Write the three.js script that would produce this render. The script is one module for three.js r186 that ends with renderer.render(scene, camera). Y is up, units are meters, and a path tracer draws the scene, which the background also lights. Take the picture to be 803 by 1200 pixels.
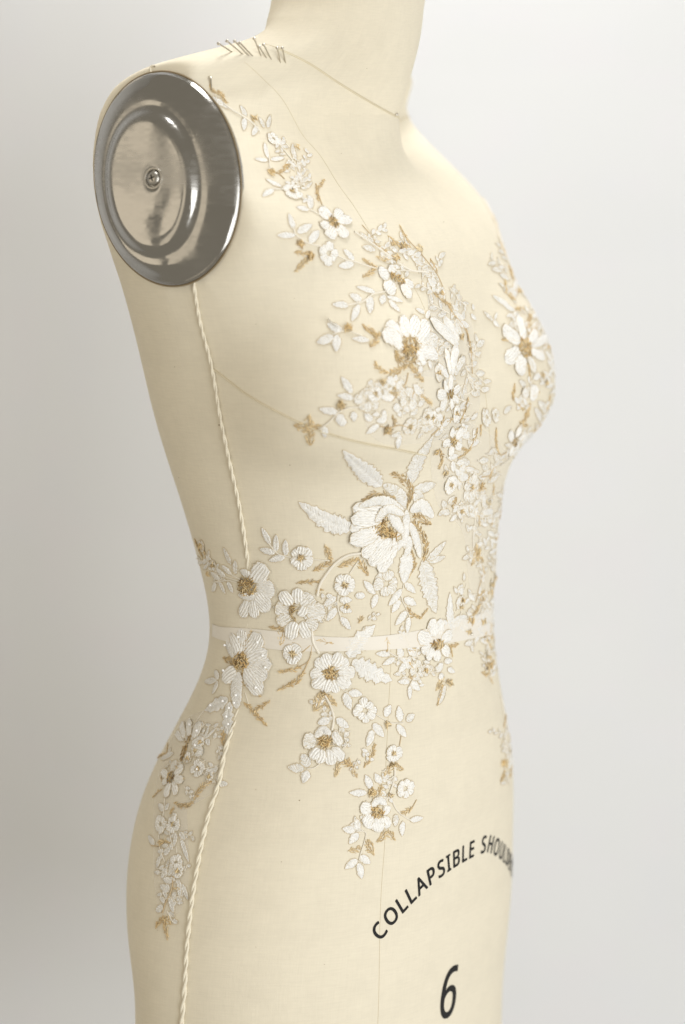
import * as THREE from 'three';
import { mergeGeometries } from 'three/addons/utils/BufferGeometryUtils.js';
import { RectAreaLightUniformsLib } from 'three/addons/lights/RectAreaLightUniformsLib.js';
import { FontLoader } from 'three/addons/loaders/FontLoader.js';

// ------------------------------------------------------------------ camera
const scene = new THREE.Scene();
const W = 685, H = 1024;
const ALPHA = 60 * Math.PI / 180, DIST = 2.02, SHIFT = 0.010647;      // the form's front is +z, its right side -x; y = 0 is the waist
const camera = new THREE.PerspectiveCamera(20, W / H, 0.05, 40);
const camRight = new THREE.Vector3(Math.cos(ALPHA), 0, Math.sin(ALPHA));
const aim = camRight.clone().multiplyScalar(SHIFT).setY(0.085);
camera.position.set(-Math.sin(ALPHA) * DIST, 0.32, Math.cos(ALPHA) * DIST).addScaledVector(camRight, SHIFT);
camera.lookAt(aim);
camera.updateMatrixWorld(true);
camera.focus = 1.93;
camera.userData.fStop = 2.8;

// ------------------------------------------------------------------ light: a large window to the right of the camera, added fill panels at the left, an added strip lamp over the wall
scene.background = new THREE.Color(0.345, 0.315, 0.26);
RectAreaLightUniformsLib.init();
function areaLight(name, at, to, w, h, color, intensity) {
  const l = new THREE.RectAreaLight(color, intensity, w, h);
  l.name = name; l.position.copy(at); l.lookAt(to); scene.add(l); return l;
}
const P3 = (r, y, d) => camRight.clone().multiplyScalar(r).add(new THREE.Vector3(-Math.sin(ALPHA), 0, Math.cos(ALPHA)).multiplyScalar(d)).setY(y);   // r to the camera's right, d towards the camera
for (const [r, d] of [[1.0, 2.2], [1.85, 1.5]]) areaLight('window_light', P3(r, -0.1, d), P3(r * 0.04, 0.0, -0.1), 0.95, 2.2, new THREE.Color(0.985, 0.998, 1), 3.4);      // its two panes
areaLight('added_wall_wash_light', P3(0.2, 1.3, -0.32), P3(-0.1, 0.2, -0.47), 1.5, 0.25, new THREE.Color(1, 0.995, 0.985), 14);  // no window here: unseen strip lamp added to brighten the top of the wall
for (const [r, y, d, w, i] of [[-2.3, 0.5, 0.85, 0.85, 0.9], [-1.75, 0.3, 1.85, 0.75, 0.75]]) areaLight('added_bounce_fill_light', P3(r, y, d), P3(0, 0.1, -0.05), w, 2.2, new THREE.Color(1, 0.87, 0.68), i);  // unseen fill panels added in place of bounced light, parted to streak the plate

const renderer = new THREE.WebGLRenderer({ antialias: true });
renderer.setSize(W, H);
renderer.toneMapping = THREE.LinearToneMapping;
renderer.toneMappingExposure = 1.09;
renderer.shadowMap.enabled = true;

// ------------------------------------------------------------------ helpers
let seed = 12345;
const rnd = () => { seed = (seed * 1664525 + 1013904223) >>> 0; return seed / 4294967296; };
const rr = (a, b) => a + (b - a) * rnd();
const counts = {};
function numbered(name) { const n = (counts[name] = (counts[name] ?? -1) + 1); return n ? name + '_' + String(n).padStart(3, '0') : name; }
function tag(o, label, category, group) { o.userData.label = label; o.userData.category = category; if (group) o.userData.group = group; return o; }
function thing(name, label, category, at, group) {
  const g = new THREE.Group(); g.name = numbered(name); if (at) g.position.copy(at); scene.add(g); return tag(g, label, category, group);
}
function part(name, geo, mat, parent) {
  const m = new THREE.Mesh(geo, mat); m.name = name; m.castShadow = m.receiveShadow = true;
  if (parent) { m.position.copy(parent.worldAt ?? V0).multiplyScalar(-1); parent.add(m); } else scene.add(m);
  return m;
}
const V0 = new THREE.Vector3();
const vec = (x, y, z) => new THREE.Vector3(x, y, z);

// value noise and computed textures
function hash2(x, y) { let h = Math.imul(x, 374761393) + Math.imul(y, 668265263); h = Math.imul(h ^ (h >>> 13), 1274126177); return ((h ^ (h >>> 16)) >>> 0) / 4294967296; }
function vnoise(x, y, per) {
  const xi = Math.floor(x), yi = Math.floor(y), fx = x - xi, fy = y - yi, s = fx * fx * (3 - 2 * fx), t = fy * fy * (3 - 2 * fy), m = (v) => ((v % per) + per) % per;
  const a = hash2(m(xi), m(yi)), b = hash2(m(xi + 1), m(yi)), c = hash2(m(xi), m(yi + 1)), d = hash2(m(xi + 1), m(yi + 1));
  return (a * (1 - s) + b * s) * (1 - t) + (c * (1 - s) + d * s) * t;
}
function tex(n, srgb, fn) {
  const data = new Uint8Array(n * n * 4);
  for (let y = 0; y < n; y++) for (let x = 0; x < n; x++) { const c = fn(x / n, y / n), i = (y * n + x) * 4; for (let k = 0; k < 3; k++) data[i + k] = Math.max(0, Math.min(255, 255 * (c.length ? c[k] : c))); data[i + 3] = 255; }
  const t = new THREE.DataTexture(data, n, n); t.wrapS = t.wrapT = THREE.RepeatWrapping; t.magFilter = THREE.LinearFilter; t.minFilter = THREE.LinearMipmapLinearFilter; t.generateMipmaps = true;
  if (srgb) t.colorSpace = THREE.SRGBColorSpace; t.needsUpdate = true; return t;
}

// ------------------------------------------------------------------ the form's body as one smooth field, metres
const BODY = {
  y: [-0.4, -0.33, -0.28, -0.24, -0.2, -0.15, -0.1, -0.05, 0, 0.05, 0.1, 0.15, 0.2, 0.25, 0.3, 0.34, 0.37, 0.39, 0.4, 0.41, 0.425, 0.445, 0.5, 0.56],
  a: [0.15, 0.163, 0.168, 0.17, 0.17, 0.163, 0.149, 0.131, 0.118, 0.119, 0.126, 0.136, 0.149, 0.166, 0.186, 0.19, 0.183, 0.1557, 0.1215, 0.0776, 0.05, 0.03, 0.03, 0.03],
  zc: [0.0004, -0.0055, -0.0119, -0.0159, -0.0126, -0.0066, -0.0024, 0.0004, 0.0049, 0.0092, 0.0071, 0.0029, -0.0002, -0.0067, -0.0244, -0.0413, -0.0437, -0.0298, -0.0173, -0.0081, -0.0003, -0.0003, 0.01, 0.0076],
  f: [0.1098, 0.1142, 0.12, 0.1274, 0.1281, 0.125, 0.1239, 0.1172, 0.107, 0.1034, 0.1095, 0.118, 0.1124, 0.1094, 0.0983, 0.0601, 0.0373, 0.0403, 0.038, 0.0348, 0.0257, 0.015, 0.015, 0.015],
  b: [0.1102, 0.1087, 0.0973, 0.089, 0.1015, 0.1134, 0.1074, 0.0834, 0.067, 0.0804, 0.0957, 0.1083, 0.1119, 0.1099, 0.0914, 0.068, 0.0549, 0.0445, 0.0294, 0.0163, 0.012, 0.012, 0.015, 0.015],
  p: [2.2, 2.2, 2.2, 2.2, 2.2, 2.2, 2.2, 2.2, 2.2, 2.2, 2.2, 2.2, 2.3, 2.4, 2.5056, 2.479, 2.3938, 2.2, 2, 2, 2, 2, 2, 2],
  bust: { x: 0.085, y: 0.1712, z: 0.0587, rx: 0.068, up: 0.0765, dn: 0.0495, rz: 0.068, k: 0.05 },
  neck: { r0: 0.0428, r0s: -0.012, r1: 0.0541, z0: 0.0078, z1: 0.02, k: 0.062 },
  clip: 0.1595, ck: 0.009, tilt: 0.14
};
function spline(xs, ys) {
  const n = xs.length, y2 = new Float64Array(n), u = new Float64Array(n);
  for (let i = 1; i < n - 1; i++) {
    const s = (xs[i] - xs[i - 1]) / (xs[i + 1] - xs[i - 1]), p = s * y2[i - 1] + 2; y2[i] = (s - 1) / p;
    u[i] = (6 * ((ys[i + 1] - ys[i]) / (xs[i + 1] - xs[i]) - (ys[i] - ys[i - 1]) / (xs[i] - xs[i - 1])) / (xs[i + 1] - xs[i - 1]) - s * u[i - 1]) / p;
  }
  for (let k = n - 2; k >= 0; k--) y2[k] = y2[k] * y2[k + 1] + u[k];
  return (x) => {
    let lo = 0, hi = n - 1; while (hi - lo > 1) { const m = (lo + hi) >> 1; if (xs[m] > x) hi = m; else lo = m; }
    const h = xs[hi] - xs[lo], A = (xs[hi] - x) / h, B = 1 - A; return A * ys[lo] + B * ys[hi] + ((A * A * A - A) * y2[lo] + (B * B * B - B) * y2[hi]) * h * h / 6;
  };
}
const smin = (a, b, k) => { const h = Math.max(k - Math.abs(a - b), 0) / k; return Math.min(a, b) - h * h * h * k / 6; };
const Y0 = BODY.y[0], Y1 = BODY.y[BODY.y.length - 1], NT = 2400, DYT = (Y1 - Y0) / NT, TAB = {};
for (const n of ['a', 'zc', 'f', 'b', 'p']) { const s = spline(BODY.y, BODY[n]); TAB[n] = Float64Array.from({ length: NT + 2 }, (_, i) => s(Y0 + i * DYT)); }
const tab = (n, y) => { const q = (Math.min(Math.max(y, Y0), Y1) - Y0) / DYT, i = q | 0, w = q - i; return TAB[n][i] * (1 - w) + TAB[n][i + 1] * w; };
const BUST = BODY.bust;
function field(x, y, z) {
  const dz = z - tab('zc', y), p = tab('p', y), a = tab('a', y), d = dz > 0 ? tab('f', y) : tab('b', y), ax = Math.abs(x);
  const qq = Math.pow(Math.pow(ax / a, p) + Math.pow(Math.abs(dz) / d, p), 1 / p) + 1e-9, R = Math.hypot(x, dz);
  let v = R - R / qq + Math.max(0, y - 0.425);
  const ex = ax - BUST.x, ey = y - BUST.y, ez = z - BUST.z, e = Math.hypot(ex / BUST.rx, ey / (ey > 0 ? BUST.up : BUST.dn), ez / BUST.rz), re = Math.hypot(ex, ey, ez);
  v = smin(v, re - re / (e + 1e-9), BUST.k);
  const N = BODY.neck, u = (y - 0.36) / 0.1, rn = (u < 0 ? N.r0 + N.r0s * u : N.r0 + (N.r1 - N.r0) * (1 - Math.exp(-2.2 * u))) - Math.max(0, 0.24 - y) * 0.8;
  v = smin(v, Math.hypot(x, z - (N.z0 + (N.z1 - N.z0) * Math.min(Math.max(u, -1.5), 2))) - rn, N.k);
  const bt = Math.min(1, Math.max(0, ((-x - 0.05) * 0.07 - (y - 0.372) * 0.02 - (z + 0.002) * 0.018) / 0.005624));      // the slope from neck to shoulder
  v = smin(v, Math.hypot(-x - 0.05 - 0.07 * bt, y - 0.372 + 0.02 * bt, z + 0.002 + 0.018 * bt) - 0.024, 0.06);
  return -smin(-v, -((ax - BODY.clip + (y - 0.315) * BODY.tilt) * 0.99), BODY.ck);
}
function gradient(p, out = new THREE.Vector3()) {
  const e = 0.0006; return out.set(field(p.x + e, p.y, p.z) - field(p.x - e, p.y, p.z), field(p.x, p.y + e, p.z) - field(p.x, p.y - e, p.z), field(p.x, p.y, p.z + e) - field(p.x, p.y, p.z - e)).divideScalar(2 * e);
}
const normalAt = (p) => gradient(p).normalize();
const _g = new THREE.Vector3();
function snap(p) { for (let i = 0; i < 3; i++) { gradient(p, _g); const l = _g.lengthSq(); p.addScaledVector(_g, -field(p.x, p.y, p.z) / Math.max(l, 0.2)); } return p; }
// where the line of sight through a point of the 803 x 1200 photograph meets the body
const TAN = Math.tan(10 * Math.PI / 180), camU = vec(0, 1, 0).applyQuaternion(camera.quaternion), camD = vec(0, 0, -1).applyQuaternion(camera.quaternion);
function sight(px, py) { return camD.clone().addScaledVector(camRight, (px - 401.5) / 600 * TAN).addScaledVector(camU, (600 - py) / 600 * TAN).normalize(); }
function surf(px, py) {
  const d = sight(px, py), o = camera.position; let t = 1.5, prev = t, best = 1e9, bt = t;
  while (t < 2.6) {
    const v = field(o.x + d.x * t, o.y + d.y * t, o.z + d.z * t); if (v < best) { best = v; bt = t; }
    if (v < 0) { let a = prev, b = t; for (let i = 0; i < 24; i++) { const m = (a + b) / 2; if (field(o.x + d.x * m, o.y + d.y * m, o.z + d.z * m) < 0) b = m; else a = m; } return o.clone().addScaledVector(d, b); }
    prev = t; t += Math.max(v * 0.4, 0.002);
  }
  return snap(o.clone().addScaledVector(d, bt));      // just past the outline: the nearest point of it
}

// ------------------------------------------------------------------ materials
const linenBump = tex(512, false, (u, v) => {
  const T = 96, wob = vnoise(u * 24, v * 24, 24) * 0.5, a = Math.sin((u * T + wob) * 2 * Math.PI), b = Math.sin((v * T + vnoise(u * 16 + 7, v * 16, 16) * 0.5) * 2 * Math.PI);
  const slubH = vnoise(u * 12, v * 96, 96), slubV = vnoise(u * 96, v * 12, 96);
  return 0.45 + 0.13 * a * (0.5 + slubV) + 0.15 * b * (0.5 + slubH) + 0.12 * (slubH - 0.5) + 0.1 * (slubV - 0.5);
});
const linenMap = tex(512, true, (u, v) => {
  const n = 0.5 * vnoise(u * 6, v * 6, 6) + 0.3 * vnoise(u * 20, v * 20, 20), s = vnoise(u * 8, v * 128, 128) - 0.5, s2 = vnoise(u * 128, v * 8, 128) - 0.5, k = 1 - 0.03 * (n - 0.4) + 0.018 * s + 0.013 * s2;
  return [0.9 * k, 0.869 * k, 0.793 * k];
});
for (const t of [linenBump, linenMap]) t.repeat.set(16, 16);
const linen = new THREE.MeshPhysicalMaterial({ map: linenMap, bumpMap: linenBump, bumpScale: 0.00022, roughness: 0.85, sheen: 0.25, sheenRoughness: 0.6, sheenColor: new THREE.Color(0.9, 0.85, 0.75), specularIntensity: 0.35 });
const wallMat = new THREE.MeshStandardMaterial({ roughness: 0.92, map: tex(256, true, (u, v) => { const k = 1 + 0.012 * (vnoise(u * 5, v * 5, 5) - 0.5) + 0.012 * (vnoise(u * 60, v * 60, 60) - 0.5); return [0.865 * k, 0.872 * k, 0.885 * k]; }) });

// ------------------------------------------------------------------ wall behind
{
  const g = new THREE.BoxGeometry(6, 4.4, 0.12), m = part('wall', g, wallMat); m.userData.kind = 'structure';
  m.position.copy(P3(0.2, 0.2, -0.48)); m.rotation.y = -ALPHA;
}

// ------------------------------------------------------------------ dress form
const form = thing('dress_form', 'cream linen covered dressmaker form with a neck, bust and steel armhole plate', 'dress form', vec(0, -0.38, 0));
form.worldAt = form.position.clone();
{
  const rows = []; for (let y = -0.38; y < 0.55;) { rows.push(y); y += y > 0.345 && y < 0.45 ? 0.001 : 0.0025; }
  const NC = 440, pos = [], nor = [], uv = [], idx = [], p = vec();
  for (const y of rows) {
    const z0 = tab('zc', y);
    for (let i = 0; i <= NC; i++) {
      const f = (i / NC) * 2 * Math.PI - Math.PI / 2 - Math.PI, c = Math.cos(f), s = Math.sin(f); let a = 0.004, b = 0.3;
      for (let k = 0; k < 26; k++) { const m = (a + b) / 2; if (field(c * m, y, z0 + s * m) < 0) a = m; else b = m; }
      p.set(c * a, y, z0 + s * a); const n = normalAt(p);
      if (p.x < -0.09 && y > 0.2 && y < 0.42) { const dy = (y - 0.317) / 0.07, dz = (p.z + 0.022) / 0.06, rad = Math.hypot(dy, dz), th = Math.atan2(dy, dz), fade = Math.exp(-Math.max(0, rad - 1) * 4.5), k = 0.0006 * fade * Math.pow(0.5 + 0.5 * Math.sin(th * 17 + 2 * Math.sin(th * 5)), 3) * (0.4 + 0.6 * vnoise(th * 3 + 20, 0.5, 50)); p.addScaledVector(n, rad > 0.97 ? k : 0); } pos.push(p.x, p.y, p.z); nor.push(n.x, n.y, n.z); uv.push((i / NC) * 0.9, y);
    }
  }
  for (let r = 0; r < rows.length - 1; r++) for (let i = 0; i < NC; i++) { const a = r * (NC + 1) + i, b = a + NC + 1; idx.push(a, b, a + 1, a + 1, b, b + 1); }
  for (const r of [0, rows.length - 1]) { const c = pos.length / 3, y = rows[r]; pos.push(0, y, tab('zc', y)); nor.push(0, r ? 1 : -1, 0); uv.push(0, 0); for (let i = 0; i < NC; i++) { const a = r * (NC + 1) + i; r ? idx.push(a, c, a + 1) : idx.push(a, a + 1, c); } }
  const g = new THREE.BufferGeometry(); g.setAttribute('position', new THREE.Float32BufferAttribute(pos, 3)); g.setAttribute('normal', new THREE.Float32BufferAttribute(nor, 3)); g.setAttribute('uv', new THREE.Float32BufferAttribute(uv, 2)); g.setIndex(idx); g.computeVertexNormals();
  for (let r = 0; r < rows.length; r++) { const a = r * (NC + 1), b = a + NC, q = g.attributes.normal, m = vec(q.getX(a) + q.getX(b), q.getY(a) + q.getY(b), q.getZ(a) + q.getZ(b)).normalize(); q.setXYZ(a, m.x, m.y, m.z); q.setXYZ(b, m.x, m.y, m.z); }
  part('torso', g, linen, form);
}

// a smooth line on the body through points of the photograph
function lineOn(pts, lift = 0, step = 0.003) {
  const c = new THREE.CatmullRomCurve3(pts.map(([x, y]) => surf(x, y)), false, 'centripetal'), n = Math.max(4, Math.ceil(c.getLength() / step)), out = [];
  for (let i = 0; i <= n; i++) { const p = snap(c.getPointAt(i / n)); out.push(p.addScaledVector(normalAt(p), lift)); }
  return out;
}
const tube = (pts, r, sides = 6, seg = pts.length * 2) => new THREE.TubeGeometry(new THREE.CatmullRomCurve3(pts), seg, r, sides, false);

// ------------------------------------------------------------------ armhole plate
const brushed = tex(256, false, (u, v) => 0.5 + 0.5 * (vnoise(u * 8, v * 128, 128) - 0.5) + 0.3 * (vnoise(u * 32, v * 32, 32) - 0.5));
const steelRough = tex(256, false, (u, v) => { const k = 0.42 + 0.55 * (vnoise(u * 4, v * 5, 20) - 0.5) + 0.25 * (vnoise(u * 24, v * 60, 120) - 0.5); return [k, k, k]; });
const steel = new THREE.MeshPhysicalMaterial({ color: new THREE.Color(0.40, 0.39, 0.37), metalness: 1, roughness: 0.5, roughnessMap: steelRough, bumpMap: brushed, bumpScale: 0.00003 });
const screwSteel = new THREE.MeshStandardMaterial({ color: new THREE.Color(0.5, 0.48, 0.44), metalness: 1, roughness: 0.3 });
const darkSlot = new THREE.MeshStandardMaterial({ color: 0x1d1a16, roughness: 0.8 });
{
  const n = vec(-1, BODY.tilt, 0).normalize(), p0 = vec(-BODY.clip, 0.315, 0).addScaledVector(n, 0.0012);
  const onPlane = (px, py, lift = 0) => { const d = sight(px, py), o = camera.position, q = p0.clone().addScaledVector(n, lift); return o.clone().addScaledVector(d, q.sub(o).dot(n) / d.dot(n)); };
  const edge = (t) => onPlane(196.5 + 84.5 * Math.cos(t), 209.5 + 123.5 * Math.sin(t + 0.077));
  const edge2 = (t) => onPlane(196.5 + 76 * Math.cos(t), 209.5 + 121 * Math.sin(t + 0.07));
  const C = onPlane(196.5, 209.5), off = onPlane(190, 217).sub(C), off2 = onPlane(196.5, 213).sub(C);
  const prof = [[1.012, -0.004], [1.012, 0.0006], [1.003, 0.0016], [0.985, 0.0027], [0.94, 0.0048], [0.88, 0.0075], [0.83, 0.0092], [0.795, 0.0100], [0.77, 0.0103], [0.75, 0.0105], [0.725, 0.0110], [0.695, 0.0121], [0.665, 0.0135], [0.635, 0.0147], [0.6, 0.0156], [0.56, 0.0161], [0.5, 0.0163], [0.4, 0.0165], [0.3, 0.0167], [0.2, 0.0169], [0.15, 0.0170], [0.125, 0.0168], [0.1, 0.0160], [0.085, 0.0155], [0.05, 0.0154], [0.0, 0.0154]];
  const curve = new THREE.CatmullRomCurve3(prof.map(([r, h]) => vec(r, h * 20, 0)), false, 'centripetal'), NR = 150, NA = 160, pos = [], uv = [], idx = [];
  for (let i = 0; i <= NR; i++) {
    const q = curve.getPoint(i / NR), r = Math.max(0, q.x), k = 1 - Math.min(1, Math.max(0, (r - 0.74) / 0.26)), s = k * k * (3 - 2 * k);
    for (let j = 0; j <= NA; j++) { const t = (j / NA) * 2 * Math.PI, p = C.clone().lerp(edge(t).lerp(edge2(t), s), r).addScaledVector(off, s * Math.min(1, r / 0.55)).addScaledVector(off2, 1 - Math.min(1, r / 0.55)).addScaledVector(n, q.y / 20); const dent = (vnoise(p.z * 60 + 50, p.y * 45 + 50, 1000) - 0.5) * 0.0009 * Math.min(1, r * 2) + (vnoise(p.z * 160 + 50, p.y * 120 + 50, 1000) - 0.5) * 0.00007; p.addScaledVector(n, r < 0.99 ? dent : 0); pos.push(p.x, p.y, p.z); uv.push(p.z * 10, p.y * 10); }
  }
  for (let i = 0; i < NR; i++) for (let j = 0; j < NA; j++) { const a = i * (NA + 1) + j, b = a + NA + 1; idx.push(a, a + 1, b, a + 1, b + 1, b); }
  const g = new THREE.BufferGeometry(); g.setAttribute('position', new THREE.Float32BufferAttribute(pos, 3)); g.setAttribute('uv', new THREE.Float32BufferAttribute(uv, 2)); g.setIndex(idx); g.computeVertexNormals();
  const plate = part('armhole_plate', g, steel, form); plate.userData.label = 'oval brushed steel armhole plate with a screw at its centre'; plate.worldAt = V0;
  // cross-head screw standing in the plate's centre
  const S = C.clone().add(off2).addScaledVector(n, 0.0155), q = new THREE.Quaternion().setFromUnitVectors(vec(0, 1, 0), n);
  const head = new THREE.LatheGeometry([[0, 0.0036], [0.0022, 0.0034], [0.0041, 0.0026], [0.0049, 0.0014], [0.0051, 0], [0.0048, -0.001]].reverse().map(([r, h]) => new THREE.Vector2(r, h)), 32);
  const place = (geo) => geo.scale(0.95, 0.95, 0.95).applyQuaternion(q).translate(S.x, S.y, S.z);
  const sub = (name, geo, m) => { const o = part(name, place(geo), m); o.removeFromParent(); plate.add(o); return o; };
  sub('screw', head, screwSteel);
  const cross = mergeGeometries([new THREE.BoxGeometry(0.0046, 0.0012, 0.0010).toNonIndexed(), new THREE.BoxGeometry(0.0010, 0.00118, 0.0046).toNonIndexed()]); cross.rotateY(0.35); cross.translate(0, 0.0031, 0);
  sub('screw_slot', cross, darkSlot);
  sub('screw_washer', new THREE.TorusGeometry(0.0068, 0.0011, 10, 40).rotateX(Math.PI / 2).translate(0, 0.0008, 0), screwSteel);
  // a thin dark line round the plate where the cover meets it
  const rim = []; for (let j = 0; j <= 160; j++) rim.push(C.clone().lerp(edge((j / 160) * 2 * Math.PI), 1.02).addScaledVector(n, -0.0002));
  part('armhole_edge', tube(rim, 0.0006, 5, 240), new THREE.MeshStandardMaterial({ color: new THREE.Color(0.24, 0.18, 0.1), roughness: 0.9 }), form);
}

// ------------------------------------------------------------------ cord, seams and tape
const cordMat = new THREE.MeshPhysicalMaterial({ color: new THREE.Color(0.83, 0.77, 0.63), roughness: 0.6, sheen: 0.5, sheenRoughness: 0.5, sheenColor: new THREE.Color(1, 0.96, 0.86), bumpMap: linenBump, bumpScale: 0.0001 });
{
  const path = lineOn([[228, 329], [236, 378], [250, 432], [262, 500], [272, 548], [283, 600], [290, 650], [291, 700], [288, 750], [284, 800], [278, 833], [265, 880], [257, 920], [247, 950], [238, 987], [230, 1030], [221, 1100], [218, 1150], [214, 1200], [209, 1290]], 0.0009, 0.004);
  const curve = new THREE.CatmullRomCurve3(path), L = curve.getLength(), N = Math.ceil(L / 0.0011);
  const cord = new THREE.Group(); cord.name = 'side_cord'; form.add(cord); cord.worldAt = form.worldAt;
  for (let k = 0; k < 2; k++) {
    const pts = []; let prev = null;
    for (let i = 0; i <= N; i++) {
      const p = curve.getPointAt(i / N), t = curve.getTangentAt(i / N), nn = normalAt(p), s = vec().crossVectors(nn, t), y = (i / N) * L, th = (y / (0.0165 + 0.004 * y) + 0.12 * Math.sin(y * 31)) * 2 * Math.PI + k * Math.PI, low = Math.min(1, y / 0.5);
      const r = 0.00055 + 0.00022 * low, sm = (a, b, x) => THREE.MathUtils.smoothstep(x, a, b), under = sm(0.175, 0.215, y) * (1 - sm(0.29, 0.325, y));      // under the lace the cord lies flat
      pts.push(p.addScaledVector(s, Math.cos(th) * r * 1.1).addScaledVector(nn, 0.0003 + Math.sin(th) * r * 0.8 - under * 0.0024));
    }
    const g = tube(pts, 1, 8, N), pa = g.attributes.position, na = g.attributes.normal;   // strands swell towards the hem
    for (let i = 0; i < pa.count; i++) { const f = Math.floor(i / 9) / N, r = (0.00068 + 0.00026 * Math.min(1, f * 1.4)) * (1 + 0.1 * Math.sin(f * 171) + 0.08 * Math.sin(f * 67)), c = [pa.getX(i) - na.getX(i), pa.getY(i) - na.getY(i), pa.getZ(i) - na.getZ(i)]; pa.setXYZ(i, c[0] + na.getX(i) * r, c[1] + na.getY(i) * r, c[2] + na.getZ(i) * r); }
    part('strand', g, cordMat, cord);
  }
}
const seamMat = new THREE.MeshStandardMaterial({ color: new THREE.Color(0.67, 0.59, 0.43), roughness: 0.9 });
const foldMat = new THREE.MeshStandardMaterial({ color: new THREE.Color(0.74, 0.67, 0.5), roughness: 0.9 });
function seam(pts, r = 0.00032, fold = true) {
  const p = lineOn(pts, 0.00005); part('seam', tube(p, r, 5), seamMat, form);
  if (fold) part('seam_fold', tube(p.map((q) => q.clone().addScaledVector(normalAt(q), 0.0002).add(vec(0, -0.0008, 0))), r * 1.5, 6), foldMat, form);
}
seam([[251, 432], [285, 458], [330, 484], [375, 504], [420, 517], [462, 525], [500, 532]], 0.0003);
seam([[286, 72], [310, 94], [342, 135], [372, 178], [402, 224], [432, 269], [454, 299], [487, 340], [502, 372]], 0.00019, false);
seam([[458, 700], [458, 776], [455, 840], [452, 910], [451, 987], [447, 1043], [445, 1100], [443, 1195], [440, 1290]], 0.00018, false);
seam([[311, 52], [330, 58], [360, 72], [400, 98], [440, 122], [466, 136], [476, 137], [487, 135]], 0.00024);
seam([[566, 440], [572, 490], [574, 560]], 0.0002, false);
part('shoulder_thread', tube(lineOn([[179, 71], [178, 78], [178, 87]], 0.0006), 0.0007, 6), cordMat, form);

const tapeMat = new THREE.MeshPhysicalMaterial({ color: new THREE.Color(0.81, 0.765, 0.685), roughness: 0.5, sheen: 0.4, sheenColor: new THREE.Color(1, 1, 1), sheenRoughness: 0.4, bumpMap: linenBump, bumpScale: 0.00008 });
{
  // the narrow band round the waist: seen from the back edge to its pinned end at the front
  const seen = lineOn([[249, 738], [264, 744], [285, 749], [313, 753], [352, 756], [389, 756], [430, 755], [470, 753], [510, 749], [540, 744], [560, 740], [576, 736]], 0, 0.004), back = [];
  const y0 = seen[0].y; for (let i = 1; i <= 26; i++) { const f = Math.atan2(seen[0].z - tab('zc', y0), seen[0].x) + (i / 26) * 2.6 * -1, q = vec(Math.cos(f) * 0.12, y0 + 0.002 * Math.sin(i * 0.4), tab('zc', y0) + Math.sin(f) * 0.09); back.unshift(snap(snap(q))); }
  const pts = [...back.reverse().reverse(), ...seen], pos = [], uv = [], idx = [], hw = 0.004; let run = 0;
  const c = new THREE.CatmullRomCurve3(pts), N = 220;
  for (let i = 0; i <= N; i++) {
    const p = c.getPointAt(i / N), t = c.getTangentAt(i / N); run = (i / N) * c.getLength();
    for (let k = 0; k < 6; k++) {                                      // a closed strip about half a millimetre thick
      const v = [-1, 0, 1, 1, 0, -1][k], up = k < 3 ? 0.0007 : 0.0001, q = snap(p.clone()), n = normalAt(q), s = vec().crossVectors(n, t).normalize(); const e = snap(q.addScaledVector(s, v * hw)); e.addScaledVector(normalAt(e), up + 0.0001 * Math.sin(run * 160 + v));
      pos.push(e.x, e.y, e.z); uv.push(run, v * hw);
    }
  }
  for (let i = 0; i < N; i++) for (let k = 0; k < 6; k++) { const a = i * 6 + k, b = i * 6 + (k + 1) % 6; idx.push(a, b, a + 6, b, b + 6, a + 6); }
  const g = new THREE.BufferGeometry(); g.setAttribute('position', new THREE.Float32BufferAttribute(pos, 3)); g.setAttribute('uv', new THREE.Float32BufferAttribute(uv, 2)); g.setIndex(idx); g.computeVertexNormals();
  const t = thing('waist_tape', 'narrow white tape pinned round the waist of the dress form, passing under the lace', 'tape', vec(0, 0, 0)); t.worldAt = V0.clone();
  part('band', g, tapeMat, t);
}

// ------------------------------------------------------------------ printed lettering on the front of the hip
const sans = await new FontLoader().loadAsync('fonts/droid/droid_sans_regular.typeface.json');
const inkMat = new THREE.MeshStandardMaterial({ color: 0x0e0d0c, roughness: 0.75 });
function glyph(ch, size) {
  const shapes = sans.generateShapes(ch, size), g = new THREE.ShapeGeometry(shapes, 8); return g;
}
function printGlyph(name, ch, size, base, along, fat, stretch = 1) {
  const g = glyph(ch, size), pa = g.attributes.position; g.computeBoundingBox(); const bx = (g.boundingBox.min.x + g.boundingBox.max.x) / 2, n = normalAt(base), x = along.clone().addScaledVector(n, -along.dot(n)).normalize(), up = vec().crossVectors(n, x);
  const make = (dx, dy, lift) => { const h = g.clone(), a = h.attributes.position; for (let i = 0; i < a.count; i++) { const p = snap(base.clone().addScaledVector(x, (pa.getX(i) - bx) * stretch + dx).addScaledVector(up, pa.getY(i) + dy)); p.addScaledVector(normalAt(p), lift); a.setXYZ(i, p.x, p.y, p.z); } h.deleteAttribute('uv'); h.computeVertexNormals(); return h; };
  const list = [make(0, 0, 0.0003)]; for (let k = 0; k < 6; k++) list.push(make(Math.cos(k * 1.047) * fat, Math.sin(k * 1.047) * fat, 0.0003 + 0.00001 * (k + 1)));   // a little ink spread
  return part(name, mergeGeometries(list), inkMat, form);
}
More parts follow.
